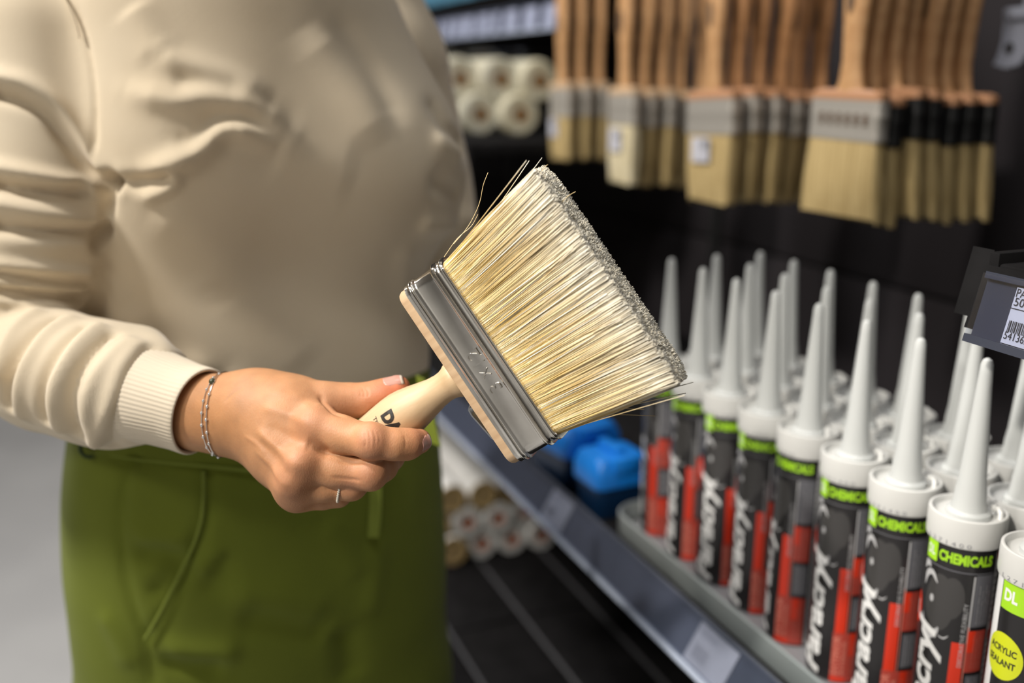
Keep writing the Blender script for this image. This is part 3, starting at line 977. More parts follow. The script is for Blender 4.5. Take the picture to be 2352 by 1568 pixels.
# ------------------------------------------------------------------ hanging brushes
def flat_brush(wid, thick, fer_h, br_l, flare, h_len, mats, sticker, fer_mat, kind=0):
    """hangs down: local origin at top of ferrule, +X across the face, -Y outward face, +Z up"""
    root = empty('flat_brush')
    hw, ht = wid / 2, thick / 2
    prof = [(.018, .0080, 0.008), (.0155, .0080, .02), (.0135, .0080, .045), (.0155, .0085, .07), (.0195, .0095, .10), (.0205, .0092, .125), (.0165, .008, h_len - .02), (.009, .006, h_len)]
    if kind == 1: prof = [(.024, .0085, .006), (.018, .008, .018), (.0145, .0085, .04), (.0165, .010, .075), (.0205, .011, .11), (.0215, .0105, .14), (.0165, .009, h_len - .02), (.010, .007, h_len)]
    MB().rings([[(a * math.cos(2 * math.pi * j / 20), b * math.sin(2 * math.pi * j / 20), z) for j in range(20)] for a, b, z in prof]).build('handle', mats[0], root)
    MB().rings([[(x, y, z) for x, y in rrect(hw * k, ht * k, min(ht * .8, .006))] for k, z in ((.98, -.004), (.99, .002), (.97, .007), (.80, .010))]).build('stock', mats[1], root)
    fp = [(1.0, -fer_h), (1.015, -fer_h + .003), (1.0, -fer_h + .006), (1.0, -fer_h * .45), (1.015, -fer_h * .40), (1.0, -fer_h * .34), (1.0, -.001)]
    MB().rings([[(x * k, y * (1 + (k - 1) * 3), z) for x, y in rrect(hw, ht, min(ht * .85, .006))] for k, z in fp]).build('ferrule', fer_mat, root)
    rings = []
    for k in range(7):
        f = k / 6
        tx = 1 + (flare - 1) * f; ty = (1.0 + .25 * f) if f < .6 else (1.15 - (f - .6) * .9)
        zz = -fer_h - br_l * f
        rings.append([(x * tx, y * ty, zz + (.003 * math.sin(x * 900) if k == 6 else 0)) for x, y in rrect(hw * .97, ht * .93, min(ht * .8, .005), 5)])
    MB().rings(rings).build('bristles', mats[2], root)
    for (pa, pb, pz) in ((.0055, .017, .105),):
        a_, b_ = (.0195, .0095) if kind == 0 else (.0205, .011)
        Vp = []; Fp = []
        for iz in range(7):
            zz = pz + pb * (iz / 6 * 2 - 1)
            wx = pa * math.sqrt(max(0.02, 1 - (iz / 6 * 2 - 1) ** 2)) 
            for ix in range(7):
                xx = wx * (ix / 6 * 2 - 1)
                Vp.append((xx, -b_ * math.sqrt(1 - (xx / a_) ** 2) - .0006, zz))
        for iz in range(6):
            for ix in range(6):
                q0 = iz * 7 + ix; Fp.append((q0, q0 + 1, q0 + 8, q0 + 7))
        MB().add(Vp, Fp).build('handle_print', M['darkprint'], root)
    if kind == 1:
        for q in range(6):
            xx = -hw * .62 + q * hw * .25
            MB().box(xx, xx + hw * .10, -ht - .0012, -ht - .0002, -fer_h * .62, -fer_h * .34).build('printed_mark', M['darkprint'], root)
    if sticker:
        sx0, sx1, z0, z1 = sticker
        st_ = MB().box(sx0, sx1, -ht * 1.28 - .0012, -ht * 1.28 - .0004, z0, z1).build('price_sticker', M['paper'], root)
        MB().box(sx0 * .1 + sx1 * .9 - (sx1 - sx0) * .35, sx1 * .9 + sx0 * .1, -ht * 1.28 - .0016, -ht * 1.28 - .0012, z0 + (z1 - z0) * .55, z0 + (z1 - z0) * .9).build('printed_mark', M['greyink'], st_)
    return root

def brush_matrix(s, t, z, lean=0.0):
    # local -Y must face the aisle (-t); local +X runs to the viewer's right = -s
    p = stz(s, t, z)
    x = np.array([-SA[0], -SA[1], 0]); y = np.array([TA[0], TA[1], 0])
    m = mat4(p, x, y, (0, 0, 1))
    return m @ Matrix.Rotation(lean, 4, 'Y')

groups = [
    # s, t0, dt, count, z top of ferrule, width, thick, ferrule h, bristle l, flare, handle l, materials
    (1.125, .20, .034, 3, 1.328, .074, .018, .048, .072, .94, .22, (M['wood_h'], M['wood2'], M['brist']), (-.026, .004, -.082, -.050), 0, 'narrow'),
    (.905, .20, .034, 5, 1.320, .080, .019, .046, .088, .92, .22, (M['wood_h'], M['wood2'], M['brist2']), (-.024, .012, -.086, -.052), 0, 'medium pale-bristled'),
    (.655, .20, .033, 6, 1.324, .108, .020, .046, .088, .90, .24, (M['wood_h'], M['copper'], M['brist']), (-.030, .012, -.082, -.050), 0, 'broad'),
    (.415, .215, .0255, 7, 1.326, .112, .018, .044, .082, 1.16, .24, (M['wood_h'], M['copper'], M['brist']), None, 1, 'widest flared'),
]
gname = ['nearest the cream rollers', 'second from the cream rollers', 'third from the cream rollers', 'at the right']
for gi, (s, t0, dt, cnt, z, wid, th, fh, bl, fl, hl, mats, stk, kind, desc) in enumerate(groups):
    front = flat_brush(wid, th, fh, bl, fl, hl, mats, stk, M['ferrule2'], kind)
    mats_b = (M['wood_d'] if gi in (2,) else mats[0], mats[1], M['brist'])
    back = flat_brush(wid, th, fh, bl, fl, hl, mats_b, None, M['ferrule_b'] if gi == 3 else M['ferrule2'], kind)
    jj = random.Random(gi)
    for k in range(cnt):
        o = front if k == 0 else (back if k == 1 else copy_tree(back))
        o.matrix_basis = brush_matrix(s + jj.uniform(-.004, .004), t0 + dt * k + jj.uniform(-.003, .003) * (.3 if gi == 3 else 1), z + jj.uniform(-.004, .004) - .0015 * k, math.radians(jj.uniform(-3.0, 3.0)))
        where = 'frontmost' if k == 0 else ('hindmost' if k == cnt - 1 else ORD[k])
        tag(o, f'{desc} hanging flat brush, wooden handle, {where} on the hook {gname[gi]}', 'paint brush', f'flat brushes on the hook {gname[gi]}')
    hk = empty('peg_hook', None, f'steel wire hook carrying the {desc} brushes', 'hook')
    zt = z + hl + .004
    a, b = stz(s, .498, zt), stz(s, t0 - .05, zt)
    MB().tube([a, b, stz(s, t0 - .06, zt + .012)], .0026, 8).build('rod', M['steel'], hk)
    MB().box(-.015, .015, -.004, .004, -.02, .02, .002).build('plate', M['steel'], hk, shelf_matrix(s, .494, zt))
    hk.location = (0, 0, 0)

# grey clip at the top right
hp = on_t(2338, 85, .42)
gc = empty('hanging_clip', brush_matrix(hp[0], .42, hp[1]), 'pale grey plastic hanging clip with a dark hole, top right corner', 'clip')
mb = MB()
outl = [(-.026, -.030), (-.008, -.034), (.010, -.030), (.020, -.016), (.022, .024), (.012, .030), (-.014, .030), (-.018, .022), (-.018, -.006), (-.021, -.018)]
mb.rings([[(x, y, z) for x, z in outl] for y in (.004, -.004)])
mb.build('plate', M['greyclip'], gc)
MB().lathe([(.0065, 0), (.0065, .0006)], 20).build('hole', M['ink'], gc, Matrix.Translation((-.006, -.0043, -.012)) @ Matrix.Rotation(math.radians(90), 4, 'X'))
MB().box(-.016, .018, -.010, -.0035, .018, .032, .003).build('collar', M['greyclip'], gc)
MB().tube([(.006, 0, .028), (.006, 0, .09), (.006, .07, .10)], .003, 8).build('stem', M['greyclip'], gc)

# ------------------------------------------------------------------ the held brush
TILT = math.radians(20)
bvec = .828 * math.cos(TILT) * R_ + .56 * math.cos(TILT) * U_ - math.sin(TILT) * D_
bvec /= np.linalg.norm(bvec)
wvec = .547 * R_ - .837 * U_
wvec -= bvec * (wvec @ bvec); wvec /= np.linalg.norm(wvec)
nvec = np.cross(wvec, bvec)
if nvec @ D_ > 0: nvec = -nvec
BO = at(1060, 862, .612)
BM = mat4(BO, wvec, bvec, nvec)       # may be left handed: fix below
flipx = np.dot(np.cross(wvec, bvec), nvec) < 0
if flipx:
    BM = mat4(BO, -wvec, bvec, nvec)
SX = -1.0 if flipx else 1.0           # local x = SX * (distance along wvec)
HX, HT = .0622, .0165

hb = empty('block_brush', BM, 'wide block brush with pale bristles and metal ferrule held in the hand', 'paint brush')
def ring_xy(hx, hz, r, y, n=6):
    return [(x, y, z) for x, z in reversed(rrect(hx, hz, r, n))]
# wooden stock
prof = [(-.0030, .0), (-.0008, .0006), (0, .0024), (0, .0100), (-.0015, .0130)]
MB().rings([ring_xy(HX + o, HT + o, .0075 + o, y) for o, y in prof]).build('wooden_stock', M['wood2'], hb)
# ferrule
fp = [(.0006, .0064), (.0012, .0068), (.0010, .0085), (.0010, .0095), (.0021, .0104), (.0021, .0110), (.0008, .0118), (.0021, .0126), (.0021, .0132), (.0010, .0142),
      (.0008, .0155), (.0008, .0265), (.0012, .0275), (.0024, .0284), (.0024, .0290), (.0009, .0298), (.0022, .0306), (.0012, .0314), (.0010, .0332), (.0010, .0340),
      (.0021, .0347), (.0021, .0352), (.0010, .0359), (.0019, .0365), (.0012, .0370), (-.0006, .0371), (-.0010, .0360)]
MB().rings([ring_xy(HX + o, HT + o, .0065 + o, y, 8) for o, y in fp], cap=(False, False)).build('ferrule', M['chrome'], hb, sharp=60)
fer = [c for c in hb.children if c.name.startswith('ferrule')][0]
# embossed size marking: reads toward -wvec, heads toward the handle
def emboss(txt, w, h, start, ybase):
    me = text_data(txt, 1.0, bold=-.018, res=4)
    bm = bmesh.new(); bm.from_mesh(me)
    xs = [v.co.x for v in bm.verts]; ys = [v.co.y for v in bm.verts]
    x0, x1, y0, y1 = min(xs), max(xs), min(ys), max(ys)
    ext = bmesh.ops.extrude_face_region(bm, geom=bm.faces[:])
    for e in ext['geom']:
        if isinstance(e, bmesh.types.BMVert): e.co.z += 1.0
    bm.verts.index_update()
    V = []
    for v in bm.verts:
        x = (v.co.x - x0) / (x1 - x0) * w; y = (v.co.y - y0) / (y1 - y0) * h
        V.append((SX * (start - x), ybase - y, HT + .0006 + (.0011 if v.co.z > .5 else 0)))
    F = [[v.index for v in f.verts] for f in bm.faces]
    bm.free()
    o = MB().add(V, F).build('embossed_size', M['chrome'], fer, smooth=True, sharp=25)
    bv = o.modifiers.new('soft_edge', 'BEVEL'); bv.width = .00035; bv.segments = 2; bv.limit_method = 'ANGLE'
    return o
emboss('3', .0045, .0080, .0195, .0250)
emboss('x', .0052, .0058, .0095, .0240)
emboss('12', .0092, .0080, .0005, .0250)

# handle (lathe along -y)
hprof = [(.0, -.0004), (.0108, -.0004), (.0118, -.0016), (.0121, -.0035), (.0116, -.0062), (.0104, -.0085), (.0096, -.0115), (.0094, -.015), (.0100, -.021), (.0116, -.028),
         (.0136, -.036), (.0150, -.043), (.0156, -.049), (.0154, -.056), (.0145, -.066), (.0132, -.078), (.0122, -.090), (.0122, -.100), (.0118, -.106), (.0095, -.112), (.004, -.1155), (.0, -.116)]
mb = MB().lathe([(max(r, .0003), y) for r, y in hprof], 48)
mb.v = [(x, z, -y) if False else (x, z, y) for x, y, z in mb.v]
mb.f = [tuple(reversed(f)) for f in mb.f]
handle = mb.build('handle', M['wood'], hb, sharp=50)
MB().lathe([(.0124, -.0012), (.0124, .0002)], 40).build('washer', M['washer'], hb, Matrix.Rotation(math.radians(90), 4, 'X'))
# printed mark on the handle
def handle_r(y):
    ys = [p[1] for p in hprof][::-1]; rs = [p[0] for p in hprof][::-1]
    return float(np.interp(y, ys, rs))
def on_handle(yy, ang):
    # ang measured from the front normal (+z) towards +wvec side
    r = handle_r(yy) + .00018
    return (SX * r * math.sin(ang), yy, r * math.cos(ang))
def handle_text(txt, w, h, y_base, a0, **kw):
    # reads toward +wvec, heads toward the ferrule
    fn = lambda x, y: on_handle(y_base + y, a0 + x / .0152)
    V, F = text_bent(txt, w, h, fn, 10, 8, **kw)
    mb_ = MB().add(V, F)
    if SX < 0: mb_.f = [tuple(reversed(f)) for f in mb_.f]
    return mb_.build('handle_print', M['print'], handle, smooth=False)
handle_text('DA', .0150, .0092, -.0548, -.50, bold=.06)
handle_text('TEL', .0070, .0030, -.0610, -.62)
# metal staple loop behind the stock
mb = MB()
def strip_loop(pts, w, th):
    rr = []
    for (x, y) in pts:
        rr.append((x, y))
    V = []; F = []
    for i, (x, y) in enumerate(rr):
        V += [(SX * x, y, -w / 2), (SX * x, y, w / 2), (SX * x, y - th, w / 2), (SX * x, y - th, -w / 2)]
    for i in range(len(rr) - 1):
        for j in range(4):
            a = 4 * i + j; b = 4 * i + (j + 1) % 4
            F.append((a, b, b + 4, a + 4))
    F.append((3, 2, 1, 0)); k = 4 * (len(rr) - 1); F.append((k, k + 1, k + 2, k + 3))
    return MB().add(V, F)
strip_loop([(.0175, .0015), (.0180, -.0045), (.0200, -.0068), (.0240, -.0072), (.0420, -.0045), (.0455, -.0030), (.0470, .0010)], .008, .0009).build('hanging_loop', M['steel'], hb, sharp=50)

# bristles -------------------------------------------------------------
def make_bristles():
    n = 13500
    u = RNG.uniform(-1, 1, n); v = RNG.uniform(-1, 1, n)
    k = RNG.random(n)
    v = np.where(k < .50, 1 - np.abs(RNG.normal(0, .06, n)), v)           # dense front layer
    u = np.where((k > .50) & (k < .56), np.sign(u) * (1 - np.abs(RNG.normal(0, .03, n))), u)
    v = np.where((k > .56) & (k < .60), -1 + np.abs(RNG.normal(0, .08, n)), v)
    u = np.clip(u, -1, 1); v = np.clip(v, -1, 1)
    rx, rz = HX - .0012, HT - .0010
    x0 = u * rx; z0 = v * rz
    # round the corners of the bundle
    cx = np.clip(np.abs(x0) - (rx - .006), 0, None); cz = np.clip(np.abs(z0) - (rz - .006), 0, None)
    rr = np.hypot(cx, cz); over = rr > .006
    sc = np.where(over, .006 / np.maximum(rr, 1e-9), 1)
    x0 = np.where(over, np.sign(x0) * ((rx - .006) + cx * sc), x0); z0 = np.where(over, np.sign(z0) * ((rz - .006) + cz * sc), z0)
    L = .0800
    tipx = x0 * 1.20; tipz = z0 * 1.38 + .0004
    # clumping: pull tips to random clump centres
    ncl = 260
    cxs = RNG.uniform(-rx * 1.20, rx * 1.20, ncl); czs = RNG.uniform(-rz * 1.42, rz * 1.42, ncl); 
    czs[:120] = rz * 1.42 * (1 - np.abs(RNG.normal(0, .06, 120)))
    d2 = (tipx[:, None] - cxs[None]) ** 2 + ((tipz[:, None] - czs[None]) * 1.2) ** 2
    ci = d2.argmin(1)
    pull = RNG.uniform(.05, .30, n)
    lenv = RNG.normal(0, .0010, ncl)[ci] * .45
    tipx += (cxs[ci] - tipx) * pull + RNG.normal(0, .0005, n) + RNG.normal(0, .0008, ncl)[ci]
    tipz += (czs[ci] - tipz) * pull * .5 + RNG.normal(0, .0007, n)
    edge = np.abs(u) ** 14 * .0015 + .0012 * (v < -.5)
    ytip = .0355 + L + lenv + RNG.normal(0, .0004, n) - edge - np.where(RNG.random(n) < .05, RNG.uniform(0, .012, n), 0)
    wild = RNG.random(n) < .0018
    tipx += np.where(wild, RNG.normal(0, .006, n), 0); tipz += np.where(wild, np.abs(RNG.normal(0, .003, n)) * np.sign(z0), 0)
    fr = np.array([0, .2,.35,.5,.7,.85, 1.0])
    bow = RNG.normal(0, .0006, n); bow2 = RNG.normal(0, .0005, n) + .0006 * np.sign(z0)
    P = np.zeros((n, 7, 3))
    for i, f in enumerate(fr):
        g = f ** 1.15
        P[:, i, 0] = x0 + (tipx - x0) * g + bow * math.sin(math.pi * f)
        P[:, i, 2] = z0 + (tipz - z0) * g + bow2 * math.sin(math.pi * f)
        P[:, i, 1] = .0345 + (ytip - .0345) * f
    rad = RNG.uniform(.00019, .00033, n)
    # colours
    gold = np.array([.72, .49, .15]); cream = np.array([.90, .74, .41]); white = np.array([.97, .93, .82])
    kk = np.clip(RNG.normal(.55, .33, n) + .25 * np.sin(x0 * 260 + 1.7) * .6, 0, 1)
    base = gold + (cream - gold) * kk[:, None]
    base = np.where((RNG.random(n) < .14)[:, None], white * .98, base)
    base *= RNG.uniform(.82, 1.08, n)[:, None]
    cols = np.zeros((n, 7, 3))
    for i, f in enumerate(fr):
        w = (0.0,.02, .05,.18, .38,.68, .95)[i]
        w = w * RNG.uniform(.7, 1.0, n)
        cols[:, i] = base * (1 - w)[:, None] + (white * RNG.uniform(.93, 1.04, n)[:, None]) * w[:, None]
    # stray hairs
    return P, rad, cols

def strands_mesh(name, P, rad, cols):
    n, k, _ = P.shape
    ang = np.array([0, 2 * math.pi / 3, 4 * math.pi / 3]) 
    off = RNG.uniform(0, 2 * math.pi, n)
    V = np.zeros((n, k, 3, 3))
    taper = np.linspace(.95, 1.25, k)
    for j in range(3):
        a = off + ang[j]
        for i in range(k):
            V[:, i, j, 0] = P[:, i, 0] + rad * taper[i] * np.cos(a)
            V[:, i, j, 1] = P[:, i, 1]
            V[:, i, j, 2] = P[:, i, 2] + rad * taper[i] * np.sin(a)
    V = V.reshape(-1, 3)
    base = (np.arange(n) * k * 3)[:, None]
    tris = []
    for i in range(k - 1):
        for j in range(3):
            a = i * 3 + j; b = i * 3 + (j + 1) % 3
            tris.append(base + np.array([[a, a + 3, b + 3]])); tris.append(base + np.array([[a, b + 3, b]]))
    e = (k - 1) * 3
    tris.append(base + np.array([[e, e + 2, e + 1]]))
    T = np.concatenate(tris)
    me = new_mesh(name, V, T, smooth=True, mats=[M['strand']])
    ca = me.color_attributes.new('tint', 'FLOAT_COLOR', 'POINT')
    c4 = np.ones((len(V), 4), np.float32); c4[:, :3] = np.repeat(cols.reshape(-1, 3), 3, axis=0)
    ca.data.foreach_set('color', c4.ravel())
    return me
P, rad, cols = make_bristles()
br = link('bristles', strands_mesh('bristles', P, rad, cols), hb)
tag(br, 'cream and golden bristles with whiter tips', None, None, 'stuff')
br2 = link('bristles', br.data, hb, Matrix.Scale(-1, 4, (1, 0, 0)))      # second half of the tuft, the first one mirrored
tag(br2, 'cream and golden bristles with whiter tips', None, None, 'stuff')
mb = MB()
rings = []
for f in (0, .3, .6, .9, 1.0):
    k1 = 1 + .20 * f; k2 = 1 + .38 * f
    kk = .94 if f < 1 else .88
    rings.append(ring_xy((HX - .002) * k1 * kk, (HT - .002) * k2 * (kk - .04), .005, .030 + .0800 * f * .98))
core = mb.rings(rings).build('bristle_core', M['corefill'], br)
tag(core, None, None, None, 'stuff')
# stray hairs leaving the bundle (from pixel traces)
def to_local(p):
    d = np.asarray(p) - BO
    return (SX * (d @ wvec), d @ bvec, d @ nvec)
mb = MB()
for pl, d in ((((1042, 560), (1075, 520), (1100, 470), (1110, 425), (1121, 396)), .585), (((1020, 590), (1050, 548), (1082, 520), (1098, 492)), .587),
              (((1400, 930), (1440, 938), (1480, 940)), .585), (((1350, 955), (1420, 952), (1505, 955)), .585), (((1400, 945), (1450, 925), (1525, 905)), .583),
              (((1290, 465), (1305, 450), (1322, 440)), .565), (((1240, 405), (1250, 385), (1258, 378)), .565), (((1150, 775), (1230, 782), (1275, 782)), .5605)):
    mb.tube([to_local(at(x, y, d)) for x, y in catmull([(*p, 0) for p in pl], 4) for x, y in [(x, y)]] if False else [to_local(at(p[0], p[1], d)) for p in catmull([(*q, 0) for q in pl], 4)], .00016, 4)
stray = mb.build('stray_hairs', principled('stray_hair', (.62, .46, .22), .4), br)
tag(stray, None, None, None, 'stuff')

# ------------------------------------------------------------------ the person
person = empty('person', None, 'person in a cream sweater and green trousers holding a block brush', 'person')
PHI = math.radians(28)
LAT = np.array([math.cos(PHI), math.sin(PHI), 0]); FWD = np.array([math.sin(PHI), -math.cos(PHI), 0])
YC = .875

def stack(rows, ratio, n_exp=2.3):
    """rows: (pixel row, left x, right x) -> function of points"""
    zs, cs, aa = [], [], []
    for y, xl, xr in rows:
        p = at_y((xl + xr) / 2, y, YC)
        d = (p - C_) @ D_
        zs.append(p[2]); cs.append(p[:2]); aa.append((xr - xl) / 2 * d / FPX / math.sqrt(math.cos(PHI) ** 2 + (ratio * math.sin(PHI)) ** 2))
    o = np.argsort(zs); zs = np.array(zs)[o]; cs = np.array(cs)[o]; aa = np.array(aa)[o]
    # smooth resample
    zz = np.linspace(zs[0], zs[-1], 80)
    def sm(v):
        w = np.interp(zz, zs, v)
        for _ in range(10): w[1:-1] = .25 * w[:-2] + .5 * w[1:-1] + .25 * w[2:]
        return w
    cx, cy, a_ = sm(cs[:, 0]), sm(cs[:, 1]), sm(aa)
    def f(P):
        z = P[:, 2]
        X = P[:, 0] - np.interp(z, zz, cx); Y = P[:, 1] - np.interp(z, zz, cy); A = np.interp(z, zz, a_)
        u = np.abs(X * LAT[0] + Y * LAT[1]) / A; v = np.abs(X * FWD[0] + Y * FWD[1]) / (A * ratio)
        rad_ = (u ** n_exp + v ** n_exp) ** (1 / n_exp)
        g = (rad_ - 1) * A * ratio
        g = np.maximum(g, zz[0] - z); g = np.maximum(g, z - zz[-1])
        return g
    f.z0, f.z1 = zz[0], zz[-1]
    return f

torso_f = stack([(-210, 420, 680), (-150, 330, 760), (-80, 215, 850), (0, 195, 900), (120, 215, 935), (250, 235, 955), (400, 248, 965), (520, 235, 950), (620, 222, 945), (740, 215, 968), (820, 212, 975), (868, 218, 972)], .70)
hips_f = stack([(810, 228, 960), (900, 212, 978), (1000, 206, 990), (1100, 202, 1000), (1250, 200, 1004), (1400, 222, 1010), (1500, 240, 1008), (1640, 262, 1002)], .72)

sh = at(85, -20, .815)
UARM = [(at(110, -35, .83), .060), (at(92, 120, .80), .062), (at(88, 300, .79), .060), (at(80, 450, .785), .058), (at(45, 600, .78), .055), (at(-5, 730, .785), .050), (at(-60, 800, .785), .046)]
FARM = [(at(-60, 800, .785), .044), (at(0, 812, .77), .042), (at(120, 846, .742), .0425), (at(215, 872, .718), .041), (at(275, 890, .703), .0375), (at(315, 901, .695), .031)]
LARM = [(at(835, 20, .99), .060), (at(885, 150, 1.0), .054), (at(925, 300, 1.02), .0515), (at(950, 420, 1.03), .0525), (at(962, 520, 1.035), .050), (at(955, 610, 1.045), .046)]
LFOR = [(at(955, 610, 1.045), .044), (at(915, 690, 1.13), .040), (at(850, 740, 1.2), .034)]
bustR = at(470, 330, .862); bustL = at(800, 380, .905)

def sweater_sdf(P):
    f = torso_f(P)
    f = smin(f, ellipsoid(P, bustR + FWD * .035, (.088, .088, .085)), .06)
    f = smin(f, ellipsoid(P, bustL + FWD * .025, (.088, .088, .085)), .06)
    l = smin(chain(P, LARM, .03), chain(P, LFOR, .03), .02)
    f = smin(f, l, .012)
    f = smin(f, chain(P, UARM, .03), .016)
    f = smin(f, chain(P, FARM, .02), .010)
    return f

V, Q = nets(sweater_sdf, (-.62, .55, 1.0), (.10, 1.28, 1.62), .0026)
V = relax(V, Q, 2, .5)
N = vnormals(V, Q)
G = 1.0
spec = [
    # chest folds: (pixel line, height, half width)
    ([(322, 398), (375, 385), (425, 362), (465, 332), (505, 298), (560, 300), (640, 340)], .0105, .0085),
    ([(400, 318), (440, 330), (470, 305), (500, 278), (560, 272), (640, 300)], -.0065, .007),
    ([(285, 205), (350, 222), (410, 232), (480, 222), (550, 240), (620, 280), (680, 340)], .0085, .010),
    ([(390, 182), (440, 190), (500, 197), (560, 210)], -.0025, .009),
    ([(345, 118), (410, 142), (470, 160), (550, 190), (620, 235)], .0055, .010),
    ([(300, 10), (330, 60), (370, 130)], .004, .014),
    ([(262, 412), (320, 418), (375, 408), (395, 392)], -.008, .0055),
    ([(330, 455), (370, 440), (398, 420), (405, 395)], .0055, .0055),
    ([(360, 470), (430, 520), (500, 590), (540, 680)], .003, .02),
    ([(640, 330), (720, 370), (820, 400)], .003, .02),
    ([(700, 60), (800, 200), (880, 330)], .004, .018),
    ([(760, 20), (850, 150), (920, 300)], -.003, .012),
    # armhole seam and sleeve head
    ([(166, 0), (185, 50), (203, 130), (214, 220), (222, 320), (228, 372)], -.0030, .0026),
    ([(0, 186), (60, 200), (120, 240), (175, 305), (215, 360), (250, 398), (275, 412)], .0075, .0085, False),
    ([(0, 214), (55, 232), (108, 268), (160, 332), (205, 385), (240, 412), (268, 418)], -.0105, .0055, False),
    # upper sleeve gathers
    ([(0, 388), (70, 402), (150, 420), (215, 425)], .0070, .0060, False),
    ([(0, 425), (80, 440), (170, 440), (262, 412)], -.0095, .0050, False),
    ([(0, 470), (90, 490), (180, 505), (245, 505)], .0075, .0070, False),
    ([(0, 520), (90, 530), (180, 528), (246, 522)], -.0085, .0050, False),
    ([(0, 560), (100, 560), (190, 555)], .003, .010, False),
    ([(0, 610), (80, 620), (190, 630)], .0075, .0055, False),
    ([(0, 632), (80, 640), (190, 645)], -.0070, .0045, False),
    ([(0, 650), (80, 658), (185, 662)], .0065, .0045, False),
    ([(0, 668), (80, 676), (180, 684)], -.0075, .0045, False),
    ([(0, 690), (90, 694), (180, 700)], .0050, .0050, False),
    ([(262, 410), (252, 450), (248, 500), (236, 530), (212, 560)], -.010, .0055, False),
    # forearm wrinkles
    ([(0, 860), (5, 800), (35, 745), (80, 712)], .0055, .0060, False),
    ([(18, 930), (18, 860), (45, 790), (85, 745), (130, 722)], -.0075, .0045, False),
    ([(55, 945), (50, 880), (72, 815), (110, 760), (160, 730)], .0060, .0062, False),
    ([(100, 960), (92, 890), (112, 830), (150, 775), (190, 745)], -.0070, .0045, False),
    ([(140, 975), (128, 905), (150, 840), (185, 785), (225, 752)], .0060, .0062, False),
    ([(182, 990), (165, 920), (180, 860), (215, 805), (255, 770)], -.0065, .0045, False),
    ([(215, 1005), (200, 940), (215, 880), (250, 825), (290, 788)], .0045, .0065, False),
    ([(225, 1010), (245, 965), (262, 910), (280, 850), (320, 800)], .0040, .0060, False),
    ([(262, 1025), (270, 980), (290, 920), (305, 870), (335, 815)], -.0040, .0050, False),
    # waist drape
    ([(215, 590), (255, 660), (310, 740), (380, 815), (450, 862)], .0060, .014, False),
    ([(240, 590), (290, 670), (350, 745), (430, 810), (500, 860)], -.0040, .014, False),
    ([(520, 640), (620, 760), (700, 850)], .003, .02),
    ([(940, 560), (930, 640), (950, 740)], .003, .012),
    # left sleeve
    ([(1000, 250), (1030, 300), (1060, 330)], -.006, .010, False), ([(1010, 330), (1040, 345), (1075, 360)], .006, .010, False),
    ([(1010, 420), (1050, 440), (1085, 450)], -.005, .010, False), ([(985, 520), (1030, 520), (1080, 500)], .005, .010, False),
]
V = folds(V, N, sweater_sdf, spec)
# broad soft unevenness of the cloth
ph = V @ np.array([[31., 17., 9.], [12., 27., 22.], [-14., 19., 35.]]).T
V = V + N * (.0011 * (np.sin(ph[:, 0]) + np.sin(ph[:, 1] + 1.3) + np.sin(ph[:, 2] + 2.1)) / 1.0)[:, None]
V = relax(V, Q, 1, .4)
sw = link('sweater', new_mesh('sweater', V, Q, True, [M['sweater']]), person)
tag(sw, 'cream knitted sweater')

# shoulder seam stitches
mb = MB()
pts = catmull([hit(sweater_sdf, *p) for p in [(150, -10), (160, 10), (176, 50), (186, 90)]], 6)
for i in range(0, len(pts) - 1, 1):
    a, b = pts[i], pts[i + 1]
    mb.tube([a - D_ * .0022, (a + b) / 2 - D_ * .0032, a + (b - a) * .75 - D_ * .0022], .0007, 5)
mb.build('seam_stitches', M['cuff'], sw)

# ribbed cuff
ca, cb = at(272, 889, .7035), at(462, 944, .664)
axis = (cb - ca); clen = np.linalg.norm(axis); axis /= clen
e1 = np.cross(axis, D_); e1 /= np.linalg.norm(e1); e2 = np.cross(axis, e1)
rings = []
NS = 260
cprof = [(-.05, .0375, 0), (.06, .0385, .2), (.16, .0365, 1), (.3, .0345, 1), (.55, .0318, 1), (.8, .0300, 1), (.94, .0299, 1), (.985, .0298, .6), (1.0, .0291, 0), (.99, .0278, 0), (.90, .0272, 0), (.5, .0268, 0)]
for f, r, rib in cprof:
    ring = []
    for j in range(NS):
        a = 2 * math.pi * j / NS
        wob = .0006 * math.sin(3 * a + 5 * f) + .0012 * math.exp(-((f - .12) / .1) ** 2) * math.sin(5 * a + 1)
        rr = r + wob + rib * .00028 * math.cos(a * 65)
        fl = 1.0
        ring.append(ca + axis * (clen * f + .004 * math.sin(a + .6) * (f > .5)) + rr * (e1 * math.cos(a) * 1.0 + e2 * math.sin(a) * .93))
    rings.append(ring)
mb = MB().rings(rings, cap=(False, False))
cuff = mb.build('cuff', M['cuff'], sw, sharp=None)

